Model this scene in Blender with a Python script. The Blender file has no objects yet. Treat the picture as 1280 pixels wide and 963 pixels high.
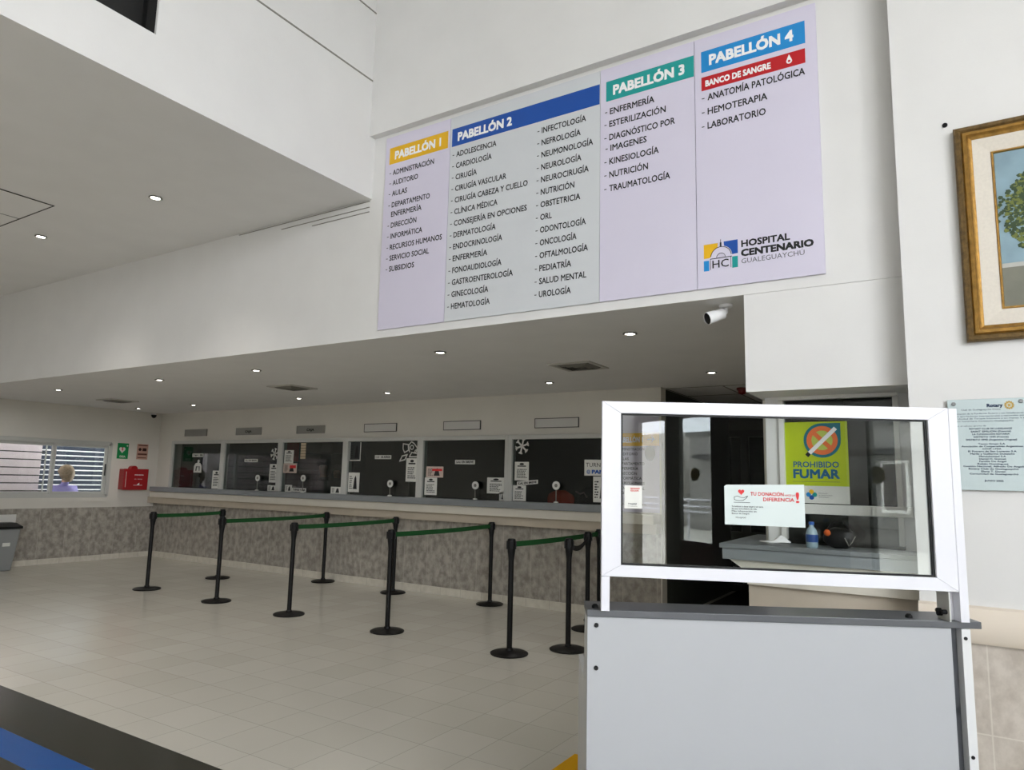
import bpy, bmesh, math, random
from mathutils import Vector, Matrix, Euler
random.seed(7)
SC = bpy.context.scene
COL = SC.collection
PI = math.pi

# ------------------------------------------------------------------ camera, world, light, exposure
def make_camera():
    yaw, pitch, roll, fo = 0.56340349, 0.135728868, 0.0227529451, 872.454702
    f = Vector((-math.sin(yaw)*math.cos(pitch), math.cos(yaw)*math.cos(pitch), math.sin(pitch)))
    r = Vector((math.cos(yaw), math.sin(yaw), 0)); u = r.cross(f)
    c, s = math.cos(roll), math.sin(roll)
    R, U = c*r + s*u, -s*r + c*u
    cd = bpy.data.cameras.new('camera'); cam = bpy.data.objects.new('camera', cd); COL.objects.link(cam)
    cam.matrix_world = Matrix(((R.x, U.x, -f.x, 0), (R.y, U.y, -f.y, 0), (R.z, U.z, -f.z, 1.5), (0, 0, 0, 1)))
    cd.sensor_fit = 'HORIZONTAL'; cd.sensor_width = 36; cd.lens = 36*fo/1280
    cd.clip_start = 0.05; cd.clip_end = 300
    SC.camera = cam
make_camera()
SKY = 5.2
LAMP = 9.0
SPOT = 7.0
w = bpy.data.worlds.new('world'); SC.world = w; w.use_nodes = True
nt = w.node_tree; bg = nt.nodes['Background']
bg.inputs['Strength'].default_value = SKY
tc = nt.nodes.new('ShaderNodeTexCoord'); nz = nt.nodes.new('ShaderNodeTexNoise'); cr = nt.nodes.new('ShaderNodeValToRGB')
nz.inputs['Scale'].default_value = 2.5; nz.inputs['Detail'].default_value = 4
cr.color_ramp.elements[0].color = (0.80, 0.86, 0.96, 1); cr.color_ramp.elements[1].color = (1.0, 1.0, 1.0, 1)
cr.color_ramp.elements[0].position = 0.35; cr.color_ramp.elements[1].position = 0.65
nt.links.new(tc.outputs['Generated'], nz.inputs['Vector']); nt.links.new(nz.outputs['Fac'], cr.inputs['Fac'])
nt.links.new(cr.outputs['Color'], bg.inputs['Color'])
vs = SC.view_settings
vs.view_transform = 'Standard'; vs.look = 'None'; vs.gamma = 1.0; vs.use_curve_mapping = False
vs.exposure = 1.48
# portal across the glazed entrance in the right wall (guides sky light, adds none)
def portal(name, loc, rot, sx, sy):
    l = bpy.data.lights.new(name, 'AREA'); l.shape = 'RECTANGLE'; l.size = sx; l.size_y = sy
    l.cycles.is_portal = True
    o = bpy.data.objects.new(name, l); COL.objects.link(o); o.location = loc; o.rotation_euler = rot
portal('entrance_daylight', (4.62, -2.3, 2.9), (0, PI/2, 0), 5.6, 5.4)
portal('patio_daylight', (-12.65, 4.9, 1.53), (0, -PI/2, 0), 0.95, 3.5)

# ------------------------------------------------------------------ materials
def lin(h):
    h = h.lstrip('#'); v = [int(h[i:i+2], 16)/255 for i in (0, 2, 4)]
    return tuple((c/12.92 if c <= 0.04045 else ((c+0.055)/1.055)**2.4) for c in v) + (1,)
MATS = {}
def mat(name, col, rough=0.5, metal=0.0, noise=0.0, nscale=8.0, bump=0.0, bscale=60, spec=0.5, emit=0.0):
    if name in MATS: return MATS[name]
    c = lin(col) if isinstance(col, str) else tuple(col)+(1,)
    m = bpy.data.materials.new(name); m.use_nodes = True; n = m.node_tree; b = n.nodes['Principled BSDF']
    b.inputs['Base Color'].default_value = c; b.inputs['Roughness'].default_value = rough
    b.inputs['Metallic'].default_value = metal; b.inputs['Specular IOR Level'].default_value = spec
    t = n.nodes.new('ShaderNodeTexCoord')
    if noise > 0:
        z = n.nodes.new('ShaderNodeTexNoise'); z.inputs['Scale'].default_value = nscale; z.inputs['Detail'].default_value = 5
        r = n.nodes.new('ShaderNodeValToRGB')
        r.color_ramp.elements[0].position = 0.3; r.color_ramp.elements[1].position = 0.7
        r.color_ramp.elements[0].color = tuple(x*(1-noise) for x in c[:3])+(1,)
        r.color_ramp.elements[1].color = tuple(min(1, x*(1+noise)) for x in c[:3])+(1,)
        n.links.new(t.outputs['Object'], z.inputs['Vector']); n.links.new(z.outputs['Fac'], r.inputs['Fac'])
        n.links.new(r.outputs['Color'], b.inputs['Base Color'])
    if bump > 0:
        z = n.nodes.new('ShaderNodeTexNoise'); z.inputs['Scale'].default_value = bscale; z.inputs['Detail'].default_value = 3
        bp = n.nodes.new('ShaderNodeBump'); bp.inputs['Strength'].default_value = bump; bp.inputs['Distance'].default_value = 0.01
        n.links.new(t.outputs['Object'], z.inputs['Vector']); n.links.new(z.outputs['Fac'], bp.inputs['Height'])
        n.links.new(bp.outputs['Normal'], b.inputs['Normal'])
    if emit > 0:
        b.inputs['Emission Color'].default_value = c; b.inputs['Emission Strength'].default_value = emit
    MATS[name] = m; return m
def glass(name, tint, f0=1.5, rough=0.0):
    m = bpy.data.materials.new(name); m.use_nodes = True; n = m.node_tree; n.nodes.clear()
    o = n.nodes.new('ShaderNodeOutputMaterial'); mx = n.nodes.new('ShaderNodeMixShader')
    tr = n.nodes.new('ShaderNodeBsdfTransparent'); gl = n.nodes.new('ShaderNodeBsdfGlossy'); fr = n.nodes.new('ShaderNodeFresnel')
    tr.inputs['Color'].default_value = tint+(1,); gl.inputs['Roughness'].default_value = rough; 
    ge = n.nodes.new('ShaderNodeNewGeometry'); mi = n.nodes.new('ShaderNodeMapRange')
    mi.inputs['To Min'].default_value = f0; mi.inputs['To Max'].default_value = 1/f0
    n.links.new(ge.outputs['Backfacing'], mi.inputs['Value']); n.links.new(mi.outputs['Result'], fr.inputs['IOR'])
    n.links.new(fr.outputs['Fac'], mx.inputs['Fac']); n.links.new(tr.outputs[0], mx.inputs[1]); n.links.new(gl.outputs[0], mx.inputs[2])
    n.links.new(mx.outputs[0], o.inputs['Surface']); MATS[name] = m; return m
def math_node(n, op, a, b=None):
    x = n.nodes.new('ShaderNodeMath'); x.operation = op
    for i, v in enumerate((a, b)):
        if v is None: continue
        if isinstance(v, (int, float)): x.inputs[i].default_value = v
        else: n.links.new(v, x.inputs[i])
    return x.outputs[0]
def mixc(n, fac, a, b):
    x = n.nodes.new('ShaderNodeMix'); x.data_type = 'RGBA'
    n.links.new(fac, x.inputs['Factor'])
    for s, v in (('A', a), ('B', b)):
        i = [k for k in x.inputs if k.name == s and k.type == 'RGBA'][0]
        if isinstance(v, tuple): i.default_value = v
        else: n.links.new(v, i)
    return [k for k in x.outputs if k.type == 'RGBA'][0]
def floor_material():
    m = bpy.data.materials.new('floor_tile'); m.use_nodes = True; n = m.node_tree; b = n.nodes['Principled BSDF']
    t = n.nodes.new('ShaderNodeTexCoord'); sp = n.nodes.new('ShaderNodeSeparateXYZ'); n.links.new(t.outputs['Object'], sp.inputs[0])
    X, Y = sp.outputs['X'], sp.outputs['Y']
    T = 0.3245
    def line(c, off, wd):
        fr = math_node(n, 'FRACT', math_node(n, 'DIVIDE', math_node(n, 'ADD', c, off), T))
        d = math_node(n, 'ABSOLUTE', math_node(n, 'SUBTRACT', fr, 0.5))
        return math_node(n, 'GREATER_THAN', d, 0.5-wd/T)
    grout = math_node(n, 'MAXIMUM', line(X, 100.0, 0.0022), line(Y, 100*T-3.632, 0.0022))
    # one shade per tile
    cx = math_node(n, 'FLOOR', math_node(n, 'DIVIDE', math_node(n, 'ADD', X, 100.0), T)); cy = math_node(n, 'FLOOR', math_node(n, 'DIVIDE', math_node(n, 'ADD', Y, 100*T-3.632), T))
    cb = n.nodes.new('ShaderNodeCombineXYZ'); n.links.new(cx, cb.inputs[0]); n.links.new(cy, cb.inputs[1])
    wn = n.nodes.new('ShaderNodeTexWhiteNoise'); wn.noise_dimensions = '2D'; n.links.new(cb.outputs[0], wn.inputs['Vector'])
    base = mixc(n, wn.outputs['Value'], lin('#c5c1b6'), lin('#cdc9bf'))
    nz = n.nodes.new('ShaderNodeTexNoise'); nz.inputs['Scale'].default_value = 1.3; nz.inputs['Detail'].default_value = 6
    n.links.new(t.outputs['Object'], nz.inputs['Vector'])
    base = mixc(n, math_node(n, 'MULTIPLY', nz.outputs['Fac'], 0.35), base, lin('#b4afa3'))
    base = mixc(n, math_node(n, 'MULTIPLY', grout, 0.42), base, lin('#6f6a60'))
    nb = n.nodes.new('ShaderNodeTexNoise'); nb.inputs['Scale'].default_value = 30; n.links.new(t.outputs['Object'], nb.inputs['Vector'])
    black = mixc(n, nb.outputs['Fac'], lin('#26261f'), lin('#34342d'))
    black = mixc(n, math_node(n, 'MULTIPLY', grout, 0.35), black, lin('#55554c'))
    isblk = math_node(n, 'MULTIPLY', math_node(n, 'LESS_THAN', Y, 2.452), math_node(n, 'GREATER_THAN', Y, 1.52))
    c = mixc(n, isblk, base, black)
    isblue = math_node(n, 'MULTIPLY', math_node(n, 'LESS_THAN', Y, 2.083), math_node(n, 'GREATER_THAN', Y, 1.89))
    c = mixc(n, isblue, c, lin('#0f4f96'))
    isyel = math_node(n, 'MULTIPLY', math_node(n, 'MULTIPLY', math_node(n, 'GREATER_THAN', X, -1.868), math_node(n, 'LESS_THAN', X, -1.67)),
                      math_node(n, 'MULTIPLY', math_node(n, 'LESS_THAN', Y, 3.70), math_node(n, 'GREATER_THAN', Y, 2.083)))
    c = mixc(n, isyel, c, lin('#dba30c'))
    n.links.new(c, b.inputs['Base Color']); b.inputs['Roughness'].default_value = 0.2; b.inputs['Specular IOR Level'].default_value = 0.45
    return m
def concrete_tile(name, c0, c1, joint, pitch, axis, hz=None, off=0.0):
    m = bpy.data.materials.new(name); m.use_nodes = True; n = m.node_tree; b = n.nodes['Principled BSDF']
    t = n.nodes.new('ShaderNodeTexCoord'); sp = n.nodes.new('ShaderNodeSeparateXYZ'); n.links.new(t.outputs['Object'], sp.inputs[0])
    nz = n.nodes.new('ShaderNodeTexNoise'); nz.inputs['Scale'].default_value = 13; nz.inputs['Detail'].default_value = 6; nz.inputs['Roughness'].default_value = 0.6
    mp = n.nodes.new('ShaderNodeMapping'); mp.inputs['Scale'].default_value = (1, 1, 0.8); n.links.new(t.outputs['Object'], mp.inputs['Vector']); n.links.new(mp.outputs['Vector'], nz.inputs['Vector'])
    r = n.nodes.new('ShaderNodeValToRGB'); r.color_ramp.elements[0].position = 0.36; r.color_ramp.elements[1].position = 0.64
    r.color_ramp.elements[0].color = lin(c0); r.color_ramp.elements[1].color = lin(c1)
    n.links.new(nz.outputs['Fac'], r.inputs['Fac'])
    fr = math_node(n, 'FRACT', math_node(n, 'DIVIDE', math_node(n, 'ADD', sp.outputs[axis], 100.0+off), pitch))
    ln = math_node(n, 'LESS_THAN', fr, 0.006/pitch)
    if hz:
        fz = math_node(n, 'FRACT', math_node(n, 'DIVIDE', math_node(n, 'ADD', sp.outputs['Z'], 100.0+hz[1]), hz[0]))
        ln = math_node(n, 'MAXIMUM', ln, math_node(n, 'LESS_THAN', fz, 0.006/hz[0]))
    c = mixc(n, math_node(n, 'MULTIPLY', ln, 0.6), r.outputs['Color'], lin(joint))
    n.links.new(c, b.inputs['Base Color']); b.inputs['Roughness'].default_value = 0.42
    return m
M_FLOOR = floor_material()
M_WALL = mat('wall_paint', '#e1e0de', 0.75, noise=0.02, nscale=3, bump=0.04, bscale=120)
M_WALL2 = mat('reception_paint', '#dcd8cf', 0.75, noise=0.02, nscale=3, bump=0.04, bscale=120)
M_CEIL = mat('ceiling_paint', '#dcdad2', 0.8, noise=0.015, nscale=2)
M_JOINT = mat('joint_grey', '#8a887f', 0.9)  # plain grey for panel joints and plaster seams
M_WAINS = concrete_tile('concrete_wainscot', '#8a847b', '#b6b0a6', '#cbc5ba', 0.40, 'X')
M_WAINSL = concrete_tile('concrete_wainscot_side', '#8a847b', '#b6b0a6', '#cbc5ba', 0.40, 'Y')
M_TILE = concrete_tile('beige_wall_tile', '#b5ab9f', '#cfc6bb', '#dcd6cb', 0.33, 'X', (0.41, -0.405+0.41), -0.09)
M_BASE = concrete_tile('baseboard_tile', '#cfc9bb', '#dcd6c9', '#a29c90', 0.325, 'X')
M_BASEL = concrete_tile('baseboard_tile_side', '#cfc9bb', '#dcd6c9', '#a29c90', 0.325, 'Y')
M_CREAM = mat('cream_counter', '#dfd9cc', 0.5, noise=0.03, nscale=5)
M_BEIGE = mat('beige_band', '#c4b9a8', 0.5, noise=0.04, nscale=6)
M_RAIL = mat('cream_rail', '#e0d4c4', 0.45)
M_SLATE = mat('grey_counter', '#7e8285', 0.35, noise=0.04, nscale=12)
M_ALU = mat('aluminium_frame', '#c6c6c1', 0.4)
M_WALU = mat('white_aluminium', '#dcdce2', 0.3)
M_PVC = mat('white_window_frame', '#e2e1dc', 0.4)
M_BRONZE = mat('dark_bronze', '#33332c', 0.45, metal=0.2)
M_BLACK = mat('black_metal', '#0b0a0a', 0.45, noise=0.1, nscale=30, spec=0.3)
M_BLACKP = mat('black_plastic', '#0c0c0d', 0.45, spec=0.3)
M_BLACKM = mat('black_void', '#080808', 0.6)
M_INK = mat('black_ink', '#0f1013', 0.7)
M_GREYINK = mat('grey_ink', '#55565c', 0.7)
M_WHITE = mat('white_print', '#f4f4f4', 0.6)
M_PAPER = mat('paper', '#dadad4', 0.7, noise=0.02, nscale=20)
M_BELT = mat('green_webbing', '#0a4c1d', 0.7, bump=0.2, bscale=300)
M_STRAP = mat('black_webbing', '#101010', 0.7)
M_LAV = mat('lavender_banner', '#d6d1e2', 0.5, noise=0.01, nscale=2)
M_PALE = mat('pale_grey_banner', '#d0d3d6', 0.5, noise=0.01, nscale=2)
M_YEL = mat('banner_yellow', '#e9b50f', 0.5); M_BLUE = mat('banner_blue', '#0f4da3', 0.5)
M_TEAL = mat('banner_teal', '#129a96', 0.5); M_LBLUE = mat('banner_light_blue', '#1489cf', 0.5); M_RED = mat('banner_red', '#bb0d1a', 0.5)
M_GLASS = glass('clear_glass', (0.93, 0.95, 0.94))
M_TINT = glass('service_glass', (0.62, 0.66, 0.64))
M_PLAQ = glass('plaque_glass', (0.80, 0.93, 0.93))
M_LAMP = mat('lamp_lens', (1.0, 0.96, 0.88), 0.4, emit=LAMP)
M_CHROME = mat('satin_ring', '#8a8982', 0.4, metal=0.5)
M_DESK = mat('desk_grey_laminate', '#aeb0b3', 0.45, noise=0.012, nscale=4)
M_DTOP = mat('desk_charcoal_top', '#55575b', 0.32, noise=0.05, nscale=15)
M_SEDGE = mat('desk_side_edge', '#d5d6d6', 0.4)
M_GRILLE = mat('vent_grey', '#77756d', 0.6)
M_VFRAME = mat('vent_frame', '#bcbab2', 0.6)
M_REDCAB = mat('cabinet_red', '#9c1119', 0.35)
M_GREEN = mat('sign_green', '#0d8a4a', 0.5)

# ------------------------------------------------------------------ mesh helpers
_fc = {}
def glyphs(s, bold=0.0, align='LEFT', spacing=1.0, leading=1.0):
    key = (s, bold, align, spacing, leading)
    if key not in _fc:
        cu = bpy.data.curves.new('lettering', 'FONT'); cu.body = s; cu.resolution_u = 2; cu.align_x = align
        cu.space_character = spacing; cu.space_line = leading; cu.fill_mode = 'FRONT'
        o = bpy.data.objects.new('lettering', cu); COL.objects.link(o)
        dg = bpy.context.evaluated_depsgraph_get(); dg.update()
        me = o.evaluated_get(dg).to_mesh()
        _fc[key] = ([v.co.copy() for v in me.vertices], [tuple(p.vertices) for p in me.polygons])
        o.evaluated_get(dg).to_mesh_clear(); COL.objects.unlink(o); bpy.data.objects.remove(o); bpy.data.curves.remove(cu)
    return _fc[key]
_hv = glyphs('H')[0]; CAPH = max(v.y for v in _hv)-min(v.y for v in _hv)

class Frame:                       # a drawing plane: u to the right, w up, n towards the viewer
    def __init__(s, o, u, w): s.o = Vector(o); s.u = Vector(u); s.w = Vector(w); s.n = s.u.cross(s.w)
    def p(s, a, b, d=0): return s.o + s.u*a + s.w*b + s.n*d
def wallF(y): return Frame((0, y, 0), (1, 0, 0), (0, 0, 1))          # wall facing -y ; u = x
def sideF(x): return Frame((x, 0, 0), (0, 1, 0), (0, 0, 1))          # wall facing +x ; u = y

class MB:
    def __init__(s): s.v = []; s.f = []
    def add(s, vs, fs):
        k = len(s.v); s.v += [Vector(v) for v in vs]; s.f += [tuple(i+k for i in f) for f in fs]; return s
    def box(s, x0, x1, y0, y1, z0, z1):
        x0, x1 = sorted((x0, x1)); y0, y1 = sorted((y0, y1)); z0, z1 = sorted((z0, z1))
        return s.add([(x0, y0, z0), (x1, y0, z0), (x1, y1, z0), (x0, y1, z0), (x0, y0, z1), (x1, y0, z1), (x1, y1, z1), (x0, y1, z1)],
              [(0, 3, 2, 1), (4, 5, 6, 7), (0, 1, 5, 4), (1, 2, 6, 5), (2, 3, 7, 6), (3, 0, 4, 7)])
    def fbox(s, F, u0, u1, w0, w1, d0, d1):          # box on a frame
        P = [F.p(a, b, d) for d in (d0, d1) for a, b in ((u0, w0), (u1, w0), (u1, w1), (u0, w1))]
        return s.add(P, [(0, 3, 2, 1), (4, 5, 6, 7), (0, 1, 5, 4), (1, 2, 6, 5), (2, 3, 7, 6), (3, 0, 4, 7)])
    def lathe(s, prof, c=(0, 0, 0), axis=(0, 0, 1), n=24, cap=True):
        ax = Vector(axis).normalized(); a = ax.orthogonal().normalized(); b = ax.cross(a); c = Vector(c)
        vs = []; fs = []
        for r, h in prof:
            for i in range(n):
                t = 2*PI*i/n; vs.append(c+ax*h+(a*math.cos(t)+b*math.sin(t))*r)
        for j in range(len(prof)-1):
            for i in range(n):
                i2 = (i+1) % n; fs.append((j*n+i, j*n+i2, (j+1)*n+i2, (j+1)*n+i))
        if cap:
            fs.append(tuple(reversed(range(n)))); fs.append(tuple((len(prof)-1)*n+i for i in range(n)))
        return s.add(vs, fs)
    def tube(s, pts, r, n=8):
        pts = [Vector(p) for p in pts]; vs = []; fs = []
        up = None
        for k, p in enumerate(pts):
            d = (pts[min(k+1, len(pts)-1)]-pts[max(k-1, 0)]).normalized()
            if up is None: up = d.orthogonal().normalized()
            up = (up-d*up.dot(d)).normalized(); b = d.cross(up)
            rr = r[k] if isinstance(r, (list, tuple)) else r
            for i in range(n):
                t = 2*PI*i/n; vs.append(p+(up*math.cos(t)+b*math.sin(t))*rr)
        for j in range(len(pts)-1):
            for i in range(n):
                i2 = (i+1) % n; fs.append((j*n+i, j*n+i2, (j+1)*n+i2, (j+1)*n+i))
        fs.append(tuple(reversed(range(n)))); fs.append(tuple((len(pts)-1)*n+i for i in range(n)))
        return s.add(vs, fs)
    def prism(s, F, pts, d0, d1):                    # polygon on a frame, extruded along its normal
        n = len(pts)
        ar = sum(pts[i][0]*pts[(i+1) % n][1]-pts[(i+1) % n][0]*pts[i][1] for i in range(n))
        if ar < 0: pts = list(reversed(pts))
        vs = [F.p(a, b, d0) for a, b in pts]+[F.p(a, b, d1) for a, b in pts]
        fs = [tuple(reversed(range(n))), tuple(range(n, 2*n))]+[(i, (i+1) % n, n+(i+1) % n, n+i) for i in range(n)]
        return s.add(vs, fs)
    def disc(s, F, u, w, r, d0, d1, n=28, rw=None):
        rw = rw or r
        return s.prism(F, [(u+r*math.cos(2*PI*i/n), w+rw*math.sin(2*PI*i/n)) for i in range(n)], d0, d1)
    def ring(s, F, u, w, r0, r1, d0, d1, n=36, a0=0.0, a1=2*PI):
        full = abs(a1-a0-2*PI) < 1e-6; m = n if full else n+1
        vs = []
        for d in (d0, d1):
            for r in (r0, r1):
                for i in range(m):
                    t = a0+(a1-a0)*i/n; vs.append(F.p(u+r*math.cos(t), w+r*math.sin(t), d))
        fs = []
        for i in range(n):
            j = (i+1) % m
            A, B, Cc, D = (0, m, 2*m, 3*m)
            fs += [(Cc+i, D+i, D+j, Cc+j), (A+i, A+j, B+j, B+i), (B+i, B+j, D+j, D+i), (A+i, Cc+i, Cc+j, A+j)]
        if not full:
            fs += [(0, m, 3*m, 2*m), (m-1, 3*m-1, 4*m-1, 2*m-1)]
        return s.add(vs, fs)
    def text(s, F, t, u, w, h, width=None, bold=0.0, d=0.001, align='LEFT', spacing=1.0, slope=0.0, maxw=None):
        vs, fs = glyphs(t, bold, align, spacing)
        if not vs: return s
        k = h/CAPH; kx = k
        x0 = min(v.x for v in vs); x1 = max(v.x for v in vs)
        if width: kx = width/(x1-x0)
        elif maxw and (x1-x0)*k > maxw: kx = maxw/(x1-x0)
        off = x0 if align == 'LEFT' else 0
        q = max(0.0, bold)*1.5
        for i, (a, c) in enumerate(((0, 0),) if q < 0.004 else ((-q, -q), (q, -q), (-q, q), (q, q), (0, 0))):
            s.add([F.p(u+(v.x+a-off)*kx, w+(v.y+c)*k+slope*(v.x-off)*kx, d+i*0.00004) for v in vs], fs)
        return s
    def build(s, name, m, parent=None, world=True, smooth=False, bevel=0.0, seg=2):
        me = bpy.data.meshes.new(name); vs = s.v
        if parent is not None and world:
            inv = root_matrix(parent).inverted(); vs = [inv @ v for v in vs]
        me.from_pydata([tuple(v) for v in vs], [], s.f); me.update()
        if smooth:
            for p in me.polygons: p.use_smooth = True
            me.set_sharp_from_angle(angle=0.7)
        me.materials.append(m)
        o = bpy.data.objects.new(name, me); COL.objects.link(o); o.parent = parent
        if bevel:
            b = o.modifiers.new('bevel', 'BEVEL'); b.width = bevel; b.segments = seg; b.limit_method = 'ANGLE'
        return o
def root_matrix(o):
    while o.parent is not None: o = o.parent
    return Matrix.Translation(o.location) @ o.rotation_euler.to_matrix().to_4x4()
def thing(name, label, cat, loc=(0, 0, 0), rz=0.0, group=None):
    o = bpy.data.objects.new(name, None); COL.objects.link(o); o.empty_display_size = 0.1
    o.location = loc; o.rotation_euler = (0, 0, rz); o['label'] = label; o['category'] = cat
    if group: o['group'] = group
    return o
def tag(o, label, cat, group=None):
    o['label'] = label; o['category'] = cat
    if group: o['group'] = group
    return o
def struct(o): o['kind'] = 'structure'; return o
def dup(root, loc, rz=None, label=None, skip=()):
    r = root.copy(); COL.objects.link(r); r.location = loc
    if rz is not None: r.rotation_euler = (0, 0, rz)
    if label: r['label'] = label
    for ch in list(root.children):
        if ch.name.split('.')[0] in skip: continue
        c = ch.copy(); COL.objects.link(c); c.parent = r
        for g in list(ch.children):
            d = g.copy(); COL.objects.link(d); d.parent = c
    return r

# ------------------------------------------------------------------ the setting
XL, YW, YF, ZC, XA = -12.42, 7.49, 3.98, 2.58, -3.91
XE = 4.5
struct(MB().box(XL-0.2, XE+0.1, -5, 10.6, -0.12, 0).build('floor', M_FLOOR))
# left wall with the sliding window
WY0, WY1, WZ0, WZ1 = 3.2, 6.62, 1.07, 1.985
b = MB()
b.box(XL-0.18, XL, -5, YW, 0, WZ0); b.box(XL-0.18, XL, -5, YW, WZ1, ZC)
b.box(XL-0.18, XL, -5, WY0, WZ0, WZ1); b.box(XL-0.18, XL, WY1, YW, WZ0, WZ1)
b.box(XL-0.18, XL, -5, YF, ZC, 3.75)
wl = struct(b.build('wall_left', M_WALL2))
MB().box(XL, XL+0.012, -5, YW, 0, 0.885).build('wainscot', M_WAINSL, wl)
struct(MB().box(XL+0.012, XL+0.03, -5, YW, 0, 0.085).build('baseboard_left', M_BASEL))
# reception wall (windows 1-6 sit in its opening)
SX0, SX1, SZ0, SZ1 = -11.92, -3.30, 1.20, 2.065
XR = -2.752
b = MB()
b.box(XL, XR, YW, YW+0.14, 0, SZ0); b.box(XL, XR, YW, YW+0.14, SZ1, ZC)
b.box(XL, SX0, YW, YW+0.14, SZ0, SZ1); b.box(SX1, XR, YW, YW+0.14, SZ0, SZ1)
wb = struct(b.build('wall_back', M_WALL2))
MB().box(XL, XR, YW-0.012, YW, 0, 0.95).build('wainscot', M_WAINS, wb)
struct(MB().box(XL+0.03, XR, YW-0.03, YW-0.012, 0, 0.095).build('baseboard_back', M_BASE))
struct(MB().box(XR, XR+0.012, YW-0.012, YW+0.14, 0, ZC).build('trim_1', M_WALL2))
# low ceiling over the reception and the hall
b = MB().box(XL, 6, YF+0.1399, 10.6, ZC, ZC+0.12)
ce = struct(b.build('ceiling', M_WALL))
g = MB()
for x in (-2.75, -2.1): g.box(x, x+0.012, YW+0.14, 10.5, ZC-0.004, ZC)
for y in (YW+0.14, 8.4): g.box(XR, -0.9, y, y+0.012, ZC-0.004, ZC)
g.build('panel_joint', M_JOINT, ce)
# fascia that carries the directory, the wall over it, the pier over the booth
b = MB().box(XL, -0.05, YF, YF+0.14, ZC, 4.27)
struct(b.build('wall_fascia', M_WALL))
struct(MB().box(XA-0.3, -0.05, YF-0.06, YF+0.14, 4.27, 6.6).build('wall_upper', M_WALL))
LZ = 2.02
struct(MB().box(-0.962, -0.05, YF, 4.42, LZ, ZC-0.002).build('wall_pier', M_WALL))
# soffit and the upper wall standing on its edge
so = struct(MB().box(XL, XA-0.1499, -5, YF, 3.75, 3.87).build('ceiling_soffit', M_WALL))
b = MB().box(XA-0.15, XA, -5, YF, 3.75, 4.10); b.box(XA-0.15, XA, 2.105, YF, 4.10, 6.6); b.box(XA-0.15, XA, -5, 2.105, 5.5, 6.6)
b.box(XA-0.15, XA, -5, -3, 4.10, 5.5)
uw = struct(b.build('wall_gallery', M_WALL))
g = MB()
for z in (4.75, 5.36): g.box(XA, XA+0.004, 2.2, YF-0.06, z, z+0.012)
g.build('panel_joint', M_JOINT, uw)
g = MB()
for dz in (0.0, -0.05, -0.09): g.fbox(wallF(YF), -5.6 if dz == 0 else (-5.0 if dz > -0.07 else -4.6), XA-0.02, 3.735+dz, 3.74+dz, 0, 0.006)
g.build('plaster_seam', M_JOINT, so)
# dark gallery window
w7 = struct(MB().box(XA-0.10, XA-0.02, 2.05, 2.105, 4.10, 5.5).box(XA-0.10, XA-0.02, -3, 2.05, 4.10, 4.115).build('window_8', M_BLACKP))
MB().box(XA-0.08, XA-0.07, -3, 2.05, 4.115, 5.5).build('pane', M_BLACKM, w7)
# painting wall on the right
YP = 3.85
b = MB().box(-0.165, XE+0.1, YP, YP+0.14, 0, 6.6)
wr = struct(b.build('wall_right', M_WALL))
MB().box(-0.165, XE, YP-0.012, YP, 0, 0.83).build('wainscot', M_TILE, wr)
r = MB()
prof = [(0, 0.826), (0.03, 0.83), (0.045, 0.85), (0.05, 0.9), (0.045, 0.955), (0.03, 0.982), (0, 0.99)]
pf = Frame((0, YP, 0), (0, -1, 0), (0, 0, 1))
r.prism(pf, prof, -XE, 0.165) if False else None
vs = [(-0.17, YP-a, z) for a, z in prof]+[(XE, YP-a, z) for a, z in prof]; n_ = len(prof)
r.add(vs, [tuple(range(n_)), tuple(reversed(range(n_, 2*n_)))]+[(i, n_+i, n_+(i+1) % n_, (i+1) % n_) for i in range(n_)])
struct(r.build('trim_2', M_RAIL, smooth=True))
# atrium ceiling, back wall behind the viewer, entrance wall
struct(MB().box(XA-0.15, XE+0.1, -5, YF, 6.6, 6.7).build('ceiling_atrium', M_WALL))
struct(MB().box(XL, XE+0.1, -5.12, -5, 0, 6.6).build('wall_behind', M_WALL))
b = MB().box(XE, XE+0.12, 0.4, YP, 0, 6.6).box(XE, XE+0.12, -5, 0.4, 5.7, 6.6).box(XE, XE+0.12, -0.95, -0.70, 0, 2.5)
struct(b.build('wall_entrance', M_WALL))
# entrance frames (dark bronze), seen mirrored in the counter screen
b = MB()
for y0, y1 in ((-5, -4.9), (-4.22, -3.88), (-3.19, -2.98), (-2.25, -2.15), (-0.72, -0.66), (0.32, 0.4)):
    b.box(XE+0.02, XE+0.1, y0, y1, 0, 2.5)
b.box(XE+0.02, XE+0.1, -5, 0.4, 2.5, 2.62); b.box(XE+0.03, XE+0.09, -2.98, -2.25, 0, 2.5); b.box(XE+0.03, XE+0.09, -2.15, -0.95, 0, 2.5)  # the widest solid leaf is added to keep the screen's reflection dark
for y in (-3.4, -1.7): b.box(XE+0.02, XE+0.1, y, y+0.08, 2.62, 5.7)
d1 = struct(b.build('door_1', M_BRONZE))
MB().box(XE+0.04, XE+0.08, -3.88, -3.19, 0, 0.67).build('kick_panel', mat('kick_panel', '#4a2d2a', 0.5), d1)
MB().box(XE+0.055, XE+0.061, -3.88, -3.19, 0.67, 2.5).box(XE+0.055, XE+0.061, -0.66, 0.32, 0.05, 2.5).build('pane', M_GLASS, d1)
FE = Frame((XE+0.05, 0, 0), (0, -1, 0), (0, 0, 1))
for y, lb in ((-3.56, 'round olive sticker on the left entrance door glass'), (-0.61, 'round olive sticker on the right entrance door glass')):
    tag(MB().disc(FE, -y, 1.65, 0.1, 0, 0.003).build('door_sticker', mat('olive_sticker', '#6b5a1e', 0.5)), lb, 'sticker', 'round entrance door stickers')
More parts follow.
